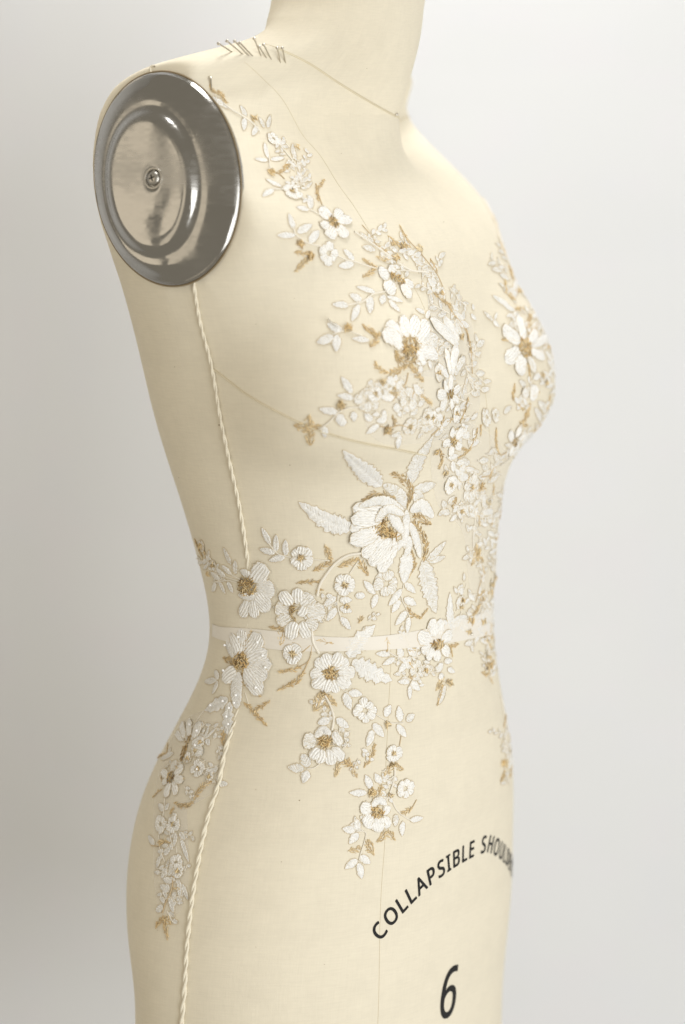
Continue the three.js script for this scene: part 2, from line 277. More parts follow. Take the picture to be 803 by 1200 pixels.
{
  const arc = lineOn([[441, 1110], [459, 1085], [473, 1069], [484, 1057], [495, 1046], [504, 1037.5], [516, 1028], [532, 1016.5], [550, 1006], [561, 1001], [570, 998.5], [578, 1001], [584, 1004.5], [589, 1009], [593, 1013], [596, 1018]], 0, 0.002);
  // symmetric continuation past the outline
  const c = new THREE.CatmullRomCurve3(arc), L = c.getLength(), word = 'COLLAPSIBLE SHOULDERS', size = 0.0112; let w = 0; const adv = [];
  for (const ch of word) { const gl = ch === ' ' ? 0.55 : sans.data.glyphs[ch].ha / sans.data.resolution; adv.push(gl * size * 1.0 + 0.0016); w += adv[adv.length - 1]; }
  let s = 0.004; const fit = (L - 0.006) / (w * (18.2 / 21));
  [...word].forEach((ch, i) => {
    const mid = (s + adv[i] * fit / 2) / L; s += adv[i] * fit; if (ch === ' ') return;
    const m = Math.min(mid, 0.999), p = c.getPointAt(m), t = c.getTangentAt(m); if (mid > 1) snap(p.addScaledVector(t, (mid - 1) * L));
    printGlyph('letter', ch, size * 1.05, p, t, 0.00034, Math.min(1.1, fit));
  });
  const p = surf(523, 1192); printGlyph('number', '6', 0.036, p, surf(535, 1187).sub(surf(511, 1196)), 0.00045, 0.86);
}

// pin holes and specks left in the linen
{
  const dark = new THREE.MeshStandardMaterial({ color: new THREE.Color(0.3, 0.23, 0.13), roughness: 1 });
  for (const [x, y, r] of [[351, 938, 0.0004], [257, 498, 0.0005], [330, 1010, 0.00025], [300, 380, 0.00022], [340, 545, 0.0003], [205, 430, 0.00022], [400, 180, 0.00022], [520, 260, 0.0003], [300, 1110, 0.00022], [185, 1090, 0.0002], [380, 1130, 0.00022], [430, 80, 0.00022], [300, 925, 0.0002], [345, 350, 0.00022], [210, 560, 0.0002]]) {
    const p = surf(x, y), n = normalAt(p); part('pin_hole', new THREE.SphereGeometry(r, 8, 6).translate(p.x + n.x * 0.0001, p.y + n.y * 0.0001, p.z + n.z * 0.0001), dark, form);
  }
}

// ------------------------------------------------------------------ lace: embroidered blades, stippled gold leaves, stems, flower hearts
const satinBump = tex(512, false, (u, v) => {
  const k = vnoise(u * 40, v * 40, 40) * 1.2 + vnoise(u * 12 + 3, v * 12, 12) * 1.6, a = Math.sin((u * 64 + v * 20 + k * 0.35) * 2 * Math.PI), f = vnoise(u * 200, v * 30, 400);
  return 0.5 + 0.3 * a + 0.3 * (f - 0.5);
});
satinBump.repeat.set(20, 20);
const netBump = tex(512, false, (u, v) => { const a = Math.sin(u * 60 * 2 * Math.PI + 3 * vnoise(u * 14, v * 14, 14)) * Math.sin(v * 60 * 2 * Math.PI + 3 * vnoise(u * 14 + 5, v * 14, 14)); return 0.5 + 0.3 * a + 0.4 * (vnoise(u * 90, v * 90, 90) - 0.5); });
netBump.repeat.set(20, 20);
const threads = (u, v, gap, n1, n2) => { const w = 0.35 * vnoise(u * 10, v * 10, 10), a = 0.5 + 0.5 * Math.sin((u * n1 + w * 3) * 2 * Math.PI), f = vnoise(u * n2, v * n2 / 7, n2), k = THREE.MathUtils.smoothstep(a * 0.55 + f * 0.75, gap, gap + 0.4), l = 0.9 + 0.09 * vnoise(u * n2, v * n2 / 5 + 3, n2); return [(0.875 + 0.125 * k) * l, (0.83 + 0.165 * k) * l, (0.73 + 0.25 * k) * l]; };
const satinMap = tex(512, true, (u, v) => threads(u, v, 0.07, 50, 140)); satinMap.repeat.set(30, 30);
const netMap = tex(512, true, (u, v) => threads(u + 0.05 * vnoise(u * 20, v * 20, 20), v, 0.26, 44, 110)); netMap.repeat.set(30, 30);
const satin = new THREE.MeshPhysicalMaterial({ map: satinMap, bumpMap: satinBump, bumpScale: 0.00014, roughness: 0.42, specularIntensity: 0.8 });
const sheer = new THREE.MeshPhysicalMaterial({ map: netMap, bumpMap: netBump, bumpScale: 0.00025, roughness: 0.55 });
const edging = new THREE.MeshStandardMaterial({ color: new THREE.Color(0.70, 0.60, 0.43), roughness: 0.7 });
const stemMat = new THREE.MeshPhysicalMaterial({ color: new THREE.Color(0.83, 0.78, 0.68), roughness: 0.55, sheen: 0.3, sheenColor: new THREE.Color(1, 1, 1) });
const goldStem = new THREE.MeshStandardMaterial({ color: new THREE.Color(0.62, 0.48, 0.29), roughness: 0.6 });
const goldMat = new THREE.MeshPhysicalMaterial({ color: 0xffffff, vertexColors: true, roughness: 0.55, sheen: 0.3, sheenColor: new THREE.Color(1, 0.85, 0.6) });
const beadMat = new THREE.MeshPhysicalMaterial({ color: 0xffffff, roughness: 0.08, clearcoat: 1, specularIntensity: 1 });
const PX = 0.00058;                                                     // a pixel of the photograph on the form, metres
let APP = null, FLOWER = null, layer = 0;
const home = () => FLOWER ?? APP;
function addPart(name, geo, mat) { return part(name, geo, mat, home()); }
function applique(label, x, y) { FLOWER = null; APP = thing('lace_applique', label, 'lace applique', surf(x, y)); APP.worldAt = APP.position.clone(); }
function flower(fn) { const g = new THREE.Group(); g.name = 'flower'; g.worldAt = APP.worldAt; APP.add(g); FLOWER = g; fn(); FLOWER = null; }

// one embroidered leaf or petal: a domed patch of ridged thread on the body with a fine cord round it
function blade(spine, w, { shape = 'leaf', name = 'leaf', mat = satin, high = 0.00072, vein = shape === 'leaf', scallop = 0, lift = 0, base = 0 } = {}) {
  const c = spine.length > 2 ? new THREE.CatmullRomCurve3(spine) : new THREE.LineCurve3(spine[0], spine[1]), L = c.getLength(), along = shape === 'petal', nu = along ? 14 : Math.max(10, Math.min(64, Math.round(L / 0.0005))), nv = along ? Math.max(8, Math.min(26, Math.round(w / 0.00042))) : w > 0.008 ? 12 : 8, pitch = rr(0.0015, 0.0019), pos = [], uv = [], idx = [], rim = [], k0 = rnd() * 10, ox = rnd(), oy = rnd(), bend = rr(-0.05, 0.05), notch = rr(0, 0.24), nv0 = rr(-0.25, 0.25);
  const wid = (u) => shape === 'leaf' ? Math.pow(Math.sin(Math.PI * Math.pow(u, 0.82)), 0.66) : shape === 'oval' ? Math.sqrt(Math.max(0, 1 - (2 * u - 1) ** 2)) : (u < 0.62 ? Math.sqrt(Math.max(0, 1 - ((u - 0.62) / 0.62) ** 2)) * 0.8 + 0.2 * Math.min(1, u * 6) : Math.pow(Math.max(0, 1 - ((u - 0.62) / 0.38) ** 2), 0.42));
  const side = [[], []];
  for (let i = 0; i <= nu; i++) {
    const u = i / nu, p = c.getPoint(u), t = c.getTangent(u), n = normalAt(snap(p.clone())), s = vec().crossVectors(n, t).normalize();
    const half = 0.5 * w * wid(u) * (1 + scallop * Math.sin(u * L / 0.0055 * 2 * Math.PI + k0)) ;
    for (let j = 0; j <= nv; j++) {
      const v = (j / nv) * 2 - 1, jag = Math.abs(v) > 0.93 ? 1 + rr(-0.17, 0.14) : 1, x = half * v * jag + bend * w * Math.sin(u * 3.14);
      const back = along ? -notch * L * Math.exp(-(v - nv0) * (v - nv0) * 14) * Math.pow(u, 5) + 0.03 * L * u * Math.cos(v * 9 + k0) : 0;
      const e = snap(p.clone().addScaledVector(s, x).addScaledVector(t, back)), en = normalAt(e), dome = Math.sqrt(Math.max(0, 1 - v * v));
      let h = base + 0.0001 + (dome * 0.75 + 0.25 * (Math.abs(v) < 0.99 ? 1 : 0)) * high * (0.45 + 0.55 * Math.min(1, Math.min(u, 1 - u) * 5));
      const ridge = along ? Math.cos(2 * Math.PI * (v * half / pitch * (0.75 + 0.25 * u)) + k0 + 1.3 * Math.sin(u * 5 + k0)) : Math.cos(2 * Math.PI * (u * L / pitch - Math.abs(v) * half / pitch * 0.9) + k0 + 1.2 * Math.sin(v * 4 + u * 7 + k0));
      if (Math.abs(v) < 0.97) h += (high * 0.24 + 0.00014) * ridge * Math.min(1, Math.min(u, 1 - u) * 8) + rr(-0.00012, 0.00012);
      if (vein) h -= 0.00035 * Math.exp(-v * v * 30) * (u > 0.03 && u < 0.9 ? 1 : 0);
      h += lift * u * u;
      if (Math.abs(v) > 0.99) side[v > 0 ? 1 : 0].push(e.clone().addScaledVector(en, base + 0.00035 + lift * u * u));
      e.addScaledVector(en, h); pos.push(e.x, e.y, e.z); if (along) uv.push(oy + v * half * (0.7 + 0.3 * u), ox + u * L); else uv.push(ox + u * L - Math.abs(v) * half * 0.8, oy + v * half);
    }
  }
  for (let i = 0; i < nu; i++) for (let j = 0; j < nv; j++) { const a = i * (nv + 1) + j, b = a + nv + 1; idx.push(a, b, a + 1, a + 1, b, b + 1); }
  const g = new THREE.BufferGeometry(); g.setAttribute('position', new THREE.Float32BufferAttribute(pos, 3)); g.setAttribute('uv', new THREE.Float32BufferAttribute(uv, 2)); g.setIndex(idx); g.computeVertexNormals();
  const loop = []; for (const q of [...side[0], ...side[1].reverse()]) if (!loop.length || (q.distanceTo(loop[loop.length - 1]) > 0.0004 && q.distanceTo(loop[0]) > 0.0003)) loop.push(q);
  const e = new THREE.TubeGeometry(new THREE.CatmullRomCurve3(loop, true, 'catmullrom', 0.25), loop.length * 2, 0.00023, 4, true);
  const both = mergeGeometries([g, e], true); return addPart(name, both, [mat, edging]);
}
const S = (pts) => pts.map(([x, y]) => surf(x, y));
const pairs = (a) => { const o = []; for (let i = 0; i < a.length; i += 2) o.push([a[i], a[i + 1]]); return o; };
const L = (x0, y0, x1, y1, w, o = {}) => blade(S([[x0, y0], [x1, y1]]), w * PX, o);                                   // leaf from its base to its tip
const LC = (pts, w, o = {}) => blade(S(pts), w * PX, { scallop: 0.1, ...o });                                        // leaf along a bent spine
const P = (x0, y0, x1, y1, w, o = {}) => blade(S([[x0, y0], [x1, y1]]), w * 1.14 * PX, { shape: 'petal', name: 'petal', high: 0.00085, lift: rr(0, 0.0008), base: (layer++ % 3) * 0.0002, ...o });
const PC = (pts, w, o = {}) => blade(S(pts), w * PX, { shape: 'oval', name: 'petal', high: 0.00085, base: (layer++ % 3) * 0.0002, ...o });
const N = { mat: sheer, high: 0.00045 };
// grains of gold thread scattered over an outline
const GOLD = [[0.66, 0.46, 0.20], [0.74, 0.56, 0.28], [0.55, 0.36, 0.14], [0.80, 0.64, 0.38], [0.32, 0.19, 0.06]];
const grainGeo = new THREE.OctahedronGeometry(1, 1);
function grains(list, name, pale = 0) {
  const geos = [];
  for (const { p, d, s, h = 0.0004, dark = 0 } of list) {
    const n = normalAt(p), q = new THREE.Quaternion().setFromRotationMatrix(new THREE.Matrix4().makeBasis(d.clone().addScaledVector(n, -d.dot(n)).normalize(), n, vec().crossVectors(d, n).normalize()));
    const g = grainGeo.clone(), c = GOLD[Math.floor(rnd() * (dark ? 5 : 4))], k = rr(0.85, 1.12), col = c.map((x, i) => (x * (1 - pale) + [0.82, 0.70, 0.47][i] * pale) * k * (1 - dark * 0.35)), at = g.attributes.position;
    g.scale(s * rr(1.7, 2.9), s * rr(0.45, 0.7), s * rr(0.38, 0.55)).applyQuaternion(q).translate(p.x + n.x * h, p.y + n.y * h, p.z + n.z * h);
    g.setAttribute('color', new THREE.Float32BufferAttribute(Array.from({ length: at.count }, () => col).flat(), 3)); g.deleteAttribute('uv'); geos.push(g);
  }
  return addPart(name, mergeGeometries(geos), goldMat);
}
function goldLeaf(spine, w, { pale = 0.25, dark = 0, dens = 1 } = {}) {
  const c = spine.length > 2 ? new THREE.CatmullRomCurve3(spine) : new THREE.LineCurve3(spine[0], spine[1]), len = c.getLength(), cnt = Math.max(8, Math.min(110, Math.round(len * w * 0.75 / (0.0012 * 0.0010) * dens))), list = [];
  for (let i = 0; i < cnt; i++) {
    const u = (i + rnd()) / cnt, v = rr(-1, 1), p = c.getPoint(u), t = c.getTangent(u), n = normalAt(snap(p)), s = vec().crossVectors(n, t), half = 0.5 * w * Math.pow(Math.sin(Math.PI * (0.06 + 0.9 * Math.pow(u, 0.85))), 0.7);
    const q = snap(p.addScaledVector(s, v * half)); list.push({ p: q, d: t.clone().addScaledVector(s, -0.9 * v + rr(-0.5, 0.5)), s: 0.00058, h: rr(0.0002, 0.0008), dark });
  }
  grains(list, 'gold_leaf', pale);
  const e = addPart('gold_rib', tube(Array.from({ length: 7 }, (_, i) => { const p = snap(c.getPoint(i / 6)); return p.addScaledVector(normalAt(p), 0.0007); }), 0.00026, 5), goldStem); return e;
}
const G = (x0, y0, x1, y1, w, o) => goldLeaf(S([[x0, y0], [x1, y1]]), w * PX, o);
const GC = (pts, w, o) => goldLeaf(S(pts), w * PX, o);
function heart(x, y, rx, ry, ang = 0, { dark = 0.35, dens = 1, pale = 0.05, name = 'flower_heart' } = {}) {      // gold knots at a flower's middle, sizes in photograph pixels
  const list = [], ca = Math.cos(ang), sa = Math.sin(ang), cnt = Math.max(5, Math.round(rx * ry * 0.62 * dens));
  for (let i = 0; i < cnt; i++) { const r = Math.sqrt((i + 0.5) / cnt), a = i * 2.39996 + rr(-0.3, 0.3), u = rx * r * Math.cos(a), v = ry * r * Math.sin(a), p = surf(x + u * ca - v * sa, y + u * sa + v * ca); list.push({ p, d: vec(rr(-1, 1), rr(-1, 1), rr(-1, 1)), s: 0.00085, h: 0.0007 + 0.0011 * (1 - r * r) + rr(0, 0.0005), dark: rnd() < dark ? 1 : 0 }); }
  return grains(list, name, pale);
}
const K = (x, y, r = 3, o = {}) => heart(x, y, r, r, 0, { dark: 0.25, dens: 1.3, pale: 0.15, name: 'gold_knot', ...o });
const T = (pts, r = 0.00055, m = stemMat) => addPart('stem', tube(lineOn(pts, 0.0005, 0.0025), r, 6), m);
const TG = (pts, r = 0.0004) => T(pts, r, goldStem);
// a small round flower of n petals; R in photograph pixels
function FL(x, y, n, R, rot = rnd() * 6, { mat = satin, gold = 0.2, w = 1 } = {}) {
  flower(() => {
    const c = surf(x, y), nn = normalAt(c), ex = vec().crossVectors(vec(0, 1, 0), nn).normalize(), ey = vec().crossVectors(nn, ex);
    for (let i = 0; i < n; i++) {
      const a = rot + (i / n) * 2 * Math.PI + rr(-0.2, 0.2), d = ex.clone().multiplyScalar(Math.cos(a)).addScaledVector(ey, Math.sin(a)), Rm = R * PX * rr(0.84, 1.14);
      blade([snap(c.clone().addScaledVector(d, Rm * 0.2)), snap(c.clone().addScaledVector(d, Rm))], w * 1.25 * Rm * Math.sin(Math.PI / n) * 1.5, { shape: 'petal', name: 'petal', mat, high: mat === sheer ? 0.0005 : 0.0008, base: (i % 2) * 0.0002, lift: rr(0, 0.0006) });
    }
    if (gold) K(x, y, Math.max(1.8, R * gold), { pale: 0.35, name: 'flower_heart' });
  });
}
function bead(x, y, r = 0.0009) { const p = surf(x, y), n = normalAt(p); addPart('bead', new THREE.SphereGeometry(r, 10, 8).translate(p.x + n.x * (0.0016 + r * 0.5), p.y + n.y * (0.0016 + r * 0.5), p.z + n.z * (0.0016 + r * 0.5)), beadMat); }
// a little sprig: leaves either side of a short stem, px and degrees
function sprig(x, y, deg, n, len = 9, o = {}) {
  const a = deg * Math.PI / 180, dx = Math.cos(a), dy = Math.sin(a), run = len * (n + 1) * 0.42;
  T([[x, y], [x + dx * run * 0.5 + rr(-1, 1), y + dy * run * 0.5 + rr(-1, 1)], [x + dx * run, y + dy * run]], 0.00035);
  for (let i = 0; i < n; i++) { const u = (i + 0.4) / n * run, s = i % 2 ? 1 : -1, b = a + s * rr(0.5, 1.0), l = len * rr(0.8, 1.15), px = x + dx * u, py = y + dy * u; L(px, py, px + Math.cos(b) * l, py + Math.sin(b) * l, l * rr(0.62, 0.85), o); }
}
function scatter(poly, count, len, share = 0.55) {                    // fine pale sprigs, small flowers and gold knots that fill a patch of lace
  const xs = poly.map((p) => p[0]), ys = poly.map((p) => p[1]), inside = (x, y) => { let c = false; for (let i = 0, j = poly.length - 1; i < poly.length; j = i++) if ((poly[i][1] > y) !== (poly[j][1] > y) && x < (poly[j][0] - poly[i][0]) * (y - poly[i][1]) / (poly[j][1] - poly[i][1]) + poly[i][0]) c = !c; return c; };
  const made = [];
  for (let k = 0, tries = 0; k < count && tries < 900; tries++) {
    const x = rr(Math.min(...xs), Math.max(...xs)), y = rr(Math.min(...ys), Math.max(...ys)); if (!inside(x, y) || made.some(([a, b]) => Math.hypot(a - x, b - y) < len * 0.92)) continue;
    made.push([x, y]); k++; const c = rnd(), o = rnd() < share ? N : {};
    if (c < 0.78) sprig(x, y, rr(0, 360), 2 + Math.floor(rnd() * 4), len * rr(0.75, 1.15), o); else if (c < 0.84) FL(x, y, 5, len * rr(0.7, 0.95), rnd() * 6, { mat: rnd() < share ? sheer : satin, gold: 0.15 }); else if (c < 0.95) { const a = rr(0, 6.28); G(x, y, x + Math.cos(a) * len, y + Math.sin(a) * len, 5, { pale: 0.35 }); } else K(x, y, rr(2, 3), { pale: 0.4 });
  }
}
// the fine net under the thickest lace: a thin veil lying on the linen
const veil = new THREE.MeshStandardMaterial({ color: new THREE.Color(0.9, 0.88, 0.84), roughness: 0.8, transparent: true, opacity: 0.2, side: THREE.DoubleSide });
function net(poly) {
  const c = new THREE.CatmullRomCurve3(poly.map(([x, y]) => vec(x, y, 0)), true), rim = c.getPoints(60), mx = rim.reduce((a, p) => a + p.x, 0) / rim.length, my = rim.reduce((a, p) => a + p.y, 0) / rim.length, pos = [], idx = [], R = 14;
  for (const p of rim) for (let k = 0; k <= R; k++) { const q = surf(mx + (p.x - mx) * k / R, my + (p.y - my) * k / R); q.addScaledVector(normalAt(q), 0.0004); pos.push(q.x, q.y, q.z); }
  for (let i = 0; i < rim.length - 1; i++) for (let k = 0; k < R; k++) { const a = i * (R + 1) + k, b = a + R + 1; idx.push(a, a + 1, b, a + 1, b + 1, b); }
  const g = new THREE.BufferGeometry(); g.setAttribute('position', new THREE.Float32BufferAttribute(pos, 3)); g.setIndex(idx); g.computeVertexNormals(); addPart('net', g, veil);
}

// ------------------------------------------------------------------ applique over the shoulder strap line
applique('narrow lace spray running from the steel armhole plate down to the near bust', 340, 225);
G(250, 109, 246, 96, 4); G(266, 121, 256, 107, 6); G(262, 112, 250, 106, 6, { pale: 0.6 }); L(249, 113, 268, 128, 8, N);
T([[262, 122], [270, 128], [282, 135], [296, 145], [304, 154]], 0.0007);
L(289, 137, 281, 123, 8, N); L(287, 138, 285, 153, 9); K(297, 139, 3.2); L(302, 148, 295, 159, 8); L(310, 150, 303, 137, 7, N); L(313, 150, 317, 134, 8, N);
FL(320, 163, 6, 10, 0.3, { gold: 0 }); L(314, 186, 310, 167, 7.5); L(314, 188, 298, 187, 7.5); L(317, 188, 333, 185, 7.5); T([[313, 170], [315, 186], [316, 200]], 0.0004);
L(346, 188, 343, 168, 8, N); L(348, 197, 336, 187, 7); T([[326, 168], [337, 182], [348, 196], [353, 208]], 0.0005);
L(351, 202, 349, 187, 5.5, N); L(352, 207, 359, 198, 4.5, N); L(353, 212, 348, 201, 6); L(355, 214, 362, 207, 4.5, N); L(357, 219, 352, 209, 5, N); L(358, 221, 366, 214, 4.5, N);
K(318, 203, 4); G(328, 203, 339, 193, 6); TG([[324, 202], [329, 206], [333, 210]]);
L(330, 219, 311, 210, 8.5); L(321, 222, 307, 231, 8); T([[319, 222], [332, 222]], 0.00045);
FL(342, 225, 6, 12, 0.6, { gold: 0.22 }); L(363, 245, 363, 229, 10); L(362, 246, 347, 243, 8); T([[358, 244], [365, 247], [374, 252]], 0.00045);
G(373, 236, 371, 224, 4); G(372, 225, 370, 216, 4); G(374, 220, 380, 211, 4); TG([[377, 240], [373, 228], [374, 218]]);
flower(() => { P(388, 258, 375, 243, 17); P(392, 257, 399, 246, 11); P(394, 260, 411, 258, 12); P(394, 263, 406, 279, 15); P(389, 264, 386, 280, 15); P(385, 262, 375, 266, 10); heart(390, 261, 8, 4.5, 0.7); });
L(344, 269, 338, 250, 8.5); L(346, 276, 324, 276, 8); L(348, 273, 366, 263, 10); L(362, 285, 374, 270, 11); T([[343, 266], [346, 275], [353, 281], [361, 285], [376, 289]], 0.0005);
K(352, 286, 4); G(366, 298, 346, 296, 7, { pale: 0.4 }); G(366, 299, 346, 318, 7, { pale: 0.5 }); K(364, 300, 4, { dark: 0.4 });
FL(385, 297, 7, 13, 0.2, { gold: 0 }); L(415, 305, 402, 292, 9); L(415, 309, 396, 312, 10); T([[396, 300], [404, 304], [416, 307], [428, 311], [441, 315]], 0.0005);
T([[415, 272], [430, 282], [443, 291], [455, 300], [470, 311], [481, 317], [498, 319]], 0.0007); TG([[424, 264], [432, 273], [440, 286], [448, 295]], 0.0003);
L(440, 293, 424, 289, 9, N); L(434, 283, 421, 272, 7, N); G(455, 298, 444, 289, 5); G(457, 305, 441, 301, 7, { pale: 0.5 }); K(463, 303, 4);
G(441, 314, 425, 304, 7, { pale: 0.4 }); G(441, 316, 425, 325, 6, { pale: 0.4 });
flower(() => { P(456, 322, 443, 319, 15); P(461, 331, 452, 343, 16); P(469, 333, 481, 349, 16); P(473, 330, 484, 335, 11); P(462, 321, 455, 312, 12); heart(465, 327, 10, 4.5, 0.65, { dark: 0.5 }); });
L(440, 343, 417, 336, 8); L(424, 352, 409, 345, 10); L(409, 358, 389, 357, 9); L(421, 357, 412, 377, 9); L(434, 346, 433, 368, 11); L(451, 346, 446, 357, 9); L(453, 348, 472, 354, 8); L(455, 352, 469, 366, 10);
T([[406, 358], [424, 354], [437, 345], [451, 342]], 0.0005);
L(494, 300, 487, 312, 8, N); L(492, 292, 480, 300, 9, N); L(483, 303, 497, 312, 9, N); K(491, 292, 4, { pale: 1 }); L(501, 326, 505, 334, 8); L(503, 308, 512, 318, 6, N); L(514, 330, 507, 318, 6, N);
G(469, 290, 455, 277, 6); K(472, 289, 3.5); G(479, 286, 468, 265, 4, { pale: 0.5 }); TG([[470, 268], [477, 280], [488, 292], [500, 306], [512, 322], [520, 340]], 0.0003); G(512, 318, 504, 304, 4);
scatter([[326, 158], [345, 166], [362, 205], [372, 238], [352, 214], [336, 190]], 13, 8); scatter([[420, 270], [470, 280], [515, 320], [535, 350], [505, 345], [480, 320], [440, 300]], 23, 9, 0.8);
scatter([[470, 745], [500, 770], [500, 810], [478, 800]], 7, 8, 0.7); scatter([[535, 690], [575, 690], [575, 740], [540, 742]], 12, 9, 0.6);

// ------------------------------------------------------------------ near bust
applique('dense lace cluster on the near bust round a flower with a swirled gold heart', 480, 420);
G(528, 358, 508, 344, 7, { dark: 0.3 }); G(533, 372, 525, 357, 6); TG([[521, 352], [531, 368], [541, 380], [547, 391], [550, 403], [552, 419], [553, 438]], 0.0004); GC([[552, 416], [549, 400], [546, 386]], 6, { dark: 0.4 }); L(530, 345, 533, 333, 8, N); L(536, 356, 538, 340, 6, N);
L(401, 389, 383, 379, 11); L(391, 394, 371, 402, 12); L(395, 392, 394, 413, 11); L(433, 399, 412, 397, 8); T([[390, 392], [404, 388], [414, 390], [424, 394]], 0.0004); K(408, 385, 4.5);
G(441, 392, 425, 381, 8); G(446, 391, 434, 406, 9); GC([[439, 425], [445, 433], [455, 437]], 7); GC([[457, 437], [466, 435], [477, 428]], 8); G(480, 430, 496, 447, 10, { pale: 0.4 });
flower(() => {
  P(471, 400, 447, 391, 19); P(472, 396, 453, 378, 18); P(475, 396, 473, 371, 15); P(481, 395, 488, 372, 15); P(487, 400, 501, 378, 18); P(488, 406, 513, 396, 18, N); P(490, 413, 512, 416, 16); P(473, 409, 460, 399, 12); P(487, 411, 497, 428, 11);
  GC([[484, 424], [470, 423], [463, 412]], 13, { dark: 0.25 }); GC([[485, 424], [492, 410], [484, 394]], 15, { dark: 0.15 }); GC([[474, 414], [473, 402], [484, 393]], 12, { dark: 0.25 }); heart(479, 411, 8, 7, 0, { dark: 0.5 });
});
flower(() => { P(537, 404, 503, 376, 17); P(538, 399, 519, 373, 15); P(541, 398, 533, 378, 11, N); }); flower(() => { P(526, 440, 521, 408, 15); P(529, 440, 535, 404, 16); P(525, 442, 512, 429, 11); P(532, 440, 543, 418, 10, N); });
flower(() => { P(526, 458, 528, 441, 11); P(524, 459, 518, 448, 11); P(522, 462, 511, 463, 12); P(523, 466, 515, 479, 12); P(527, 467, 529, 479, 10); P(529, 462, 538, 454, 9); P(529, 464, 537, 470, 9); heart(526, 462, 3, 6, 0.5, { dark: 0.8 }); });
G(538, 495, 548, 466, 6, { dark: 0.5 }); G(514, 502, 520, 488, 6, { dark: 0.5 }); TG([[505, 510], [514, 501]], 0.0004); L(545, 450, 541, 470, 7, N); L(548, 440, 544, 455, 6, N);
L(413, 461, 400, 441, 9.5); L(415, 467, 395, 463, 8.5); L(396, 483, 374, 479, 9.5); K(400, 475, 4.5, { dark: 0.4 }); LC([[396, 485], [400, 492], [404, 499]], 12, { shape: 'oval' }); L(414, 482, 415, 494, 9); T([[374, 503], [386, 494], [397, 483], [408, 478], [422, 476], [426, 466]], 0.0005); 
FL(430, 470, 7, 14, 0.4, { gold: 0, mat: sheer }); FL(440, 462, 5, 9, 0, { gold: 0.2 });
G(362, 501, 346, 499, 12, { pale: 0.45 }); G(363, 501, 363, 487, 10, { pale: 0.45 }); G(363, 503, 364, 521, 11, { pale: 0.5 }); G(364, 501, 376, 499, 8, { pale: 0.3 }); L(381, 499, 381, 513, 9);
L(436, 493, 427, 484, 9); L(446, 496, 453, 484, 9); L(444, 497, 429, 508, 9); K(454, 504, 4.5, { dark: 0.5 }); G(463, 498, 460, 487, 6, { dark: 0.3 });
L(470, 452, 452, 445, 10); L(457, 461, 442, 445, 9, N); L(463, 466, 445, 465, 10); L(464, 472, 466, 484, 10); L(494, 463, 484, 450, 11); G(468, 463, 456, 459, 5, { dark: 0.2 });
FL(478, 468, 6, 15, 0.2, { gold: 0, mat: sheer }); FL(480, 500, 6, 10, 0, { gold: 0.2, mat: sheer }); FL(500, 488, 6, 10, 0, { gold: 0.15, mat: sheer }); L(490, 480, 480, 486, 8, N);
L(468, 508, 466, 526, 9); L(470, 507, 458, 511, 8, N); TG([[445, 499], [456, 501], [468, 498], [477, 500]], 0.0004); T([[478, 437], [475, 450], [466, 462], [460, 470]], 0.0004, goldStem); G(506, 473, 492, 463, 6);
// ------------------------------------------------------------------ far bust
applique('lace spray with a large white flower on the far bust, at the outline', 612, 410);
flower(() => { P(610, 401, 588, 385, 19); P(613, 399, 606, 369, 15); P(609, 409, 592, 424, 18); P(613, 416, 607, 439, 18); P(619, 401, 628, 388, 12); P(621, 406, 640, 395, 11); P(621, 411, 637, 420, 12); P(618, 416, 626, 437, 12, N); GC([[613, 399], [600, 397], [588, 398]], 7); heart(615, 408, 7, 12, -0.15, { dark: 0.3 }); });
G(617, 385, 621, 368, 7); G(619, 392, 629, 380, 6); G(618, 418, 621, 447, 5); L(600, 351, 603, 327, 10); L(597, 358, 576, 346, 9); L(603, 364, 587, 355, 9); G(592, 343, 591, 328, 6); G(600, 326, 596, 311, 7); L(578, 376, 566, 365, 7, N); L(577, 376, 585, 383, 8); L(579, 375, 582, 366, 5);
L(555, 364, 553, 356, 7); L(551, 368, 558, 375, 7); T([[566, 232], [576, 252], [588, 286], [596, 308]], 0.0006); L(590, 292, 583, 277, 6, N); L(585, 272, 577, 256, 6, N); L(576, 250, 566, 231, 6, N); G(593, 302, 586, 285, 5); G(583, 268, 576, 250, 4, { pale: 0.5 });
P(622, 470, 627, 451, 16); P(618, 466, 612, 456, 12, N); L(606, 481, 612, 460, 10, N); G(612, 497, 621, 473, 9); G(600, 468, 603, 450, 6); G(641, 479, 644, 464, 6); L(638, 412, 648, 426, 9); L(640, 422, 652, 441, 9); L(636, 440, 648, 456, 8, N); L(630, 470, 640, 484, 10, N); L(626, 478, 634, 494, 9, N); G(622, 508, 634, 496, 4);
flower(() => { P(604, 513, 609, 499, 12); P(601, 516, 596, 506, 11); P(605, 517, 616, 508, 9); P(601, 521, 595, 534, 12); P(604, 520, 606, 530, 8); heart(603, 517, 2.6, 6, 0.4, { dark: 0.8 }); });
GC([[583, 531], [581, 516], [581, 502]], 5, { pale: 0.35 }); TG([[583, 529], [587, 533], [593, 530]], 0.0004); L(592, 538, 600, 526, 6, N); T([[586, 545], [594, 540], [604, 528]], 0.0004);
scatter([[505, 335], [530, 345], [552, 390], [556, 440], [552, 500], [520, 510], [505, 500], [540, 470], [542, 420], [530, 380]], 26, 11, 0.6); scatter([[425, 452], [470, 440], [505, 465], [512, 490], [480, 515], [440, 490]], 16, 10, 0.6); scatter([[495, 378], [540, 395], [540, 440], [505, 445]], 10, 11, 0.5);
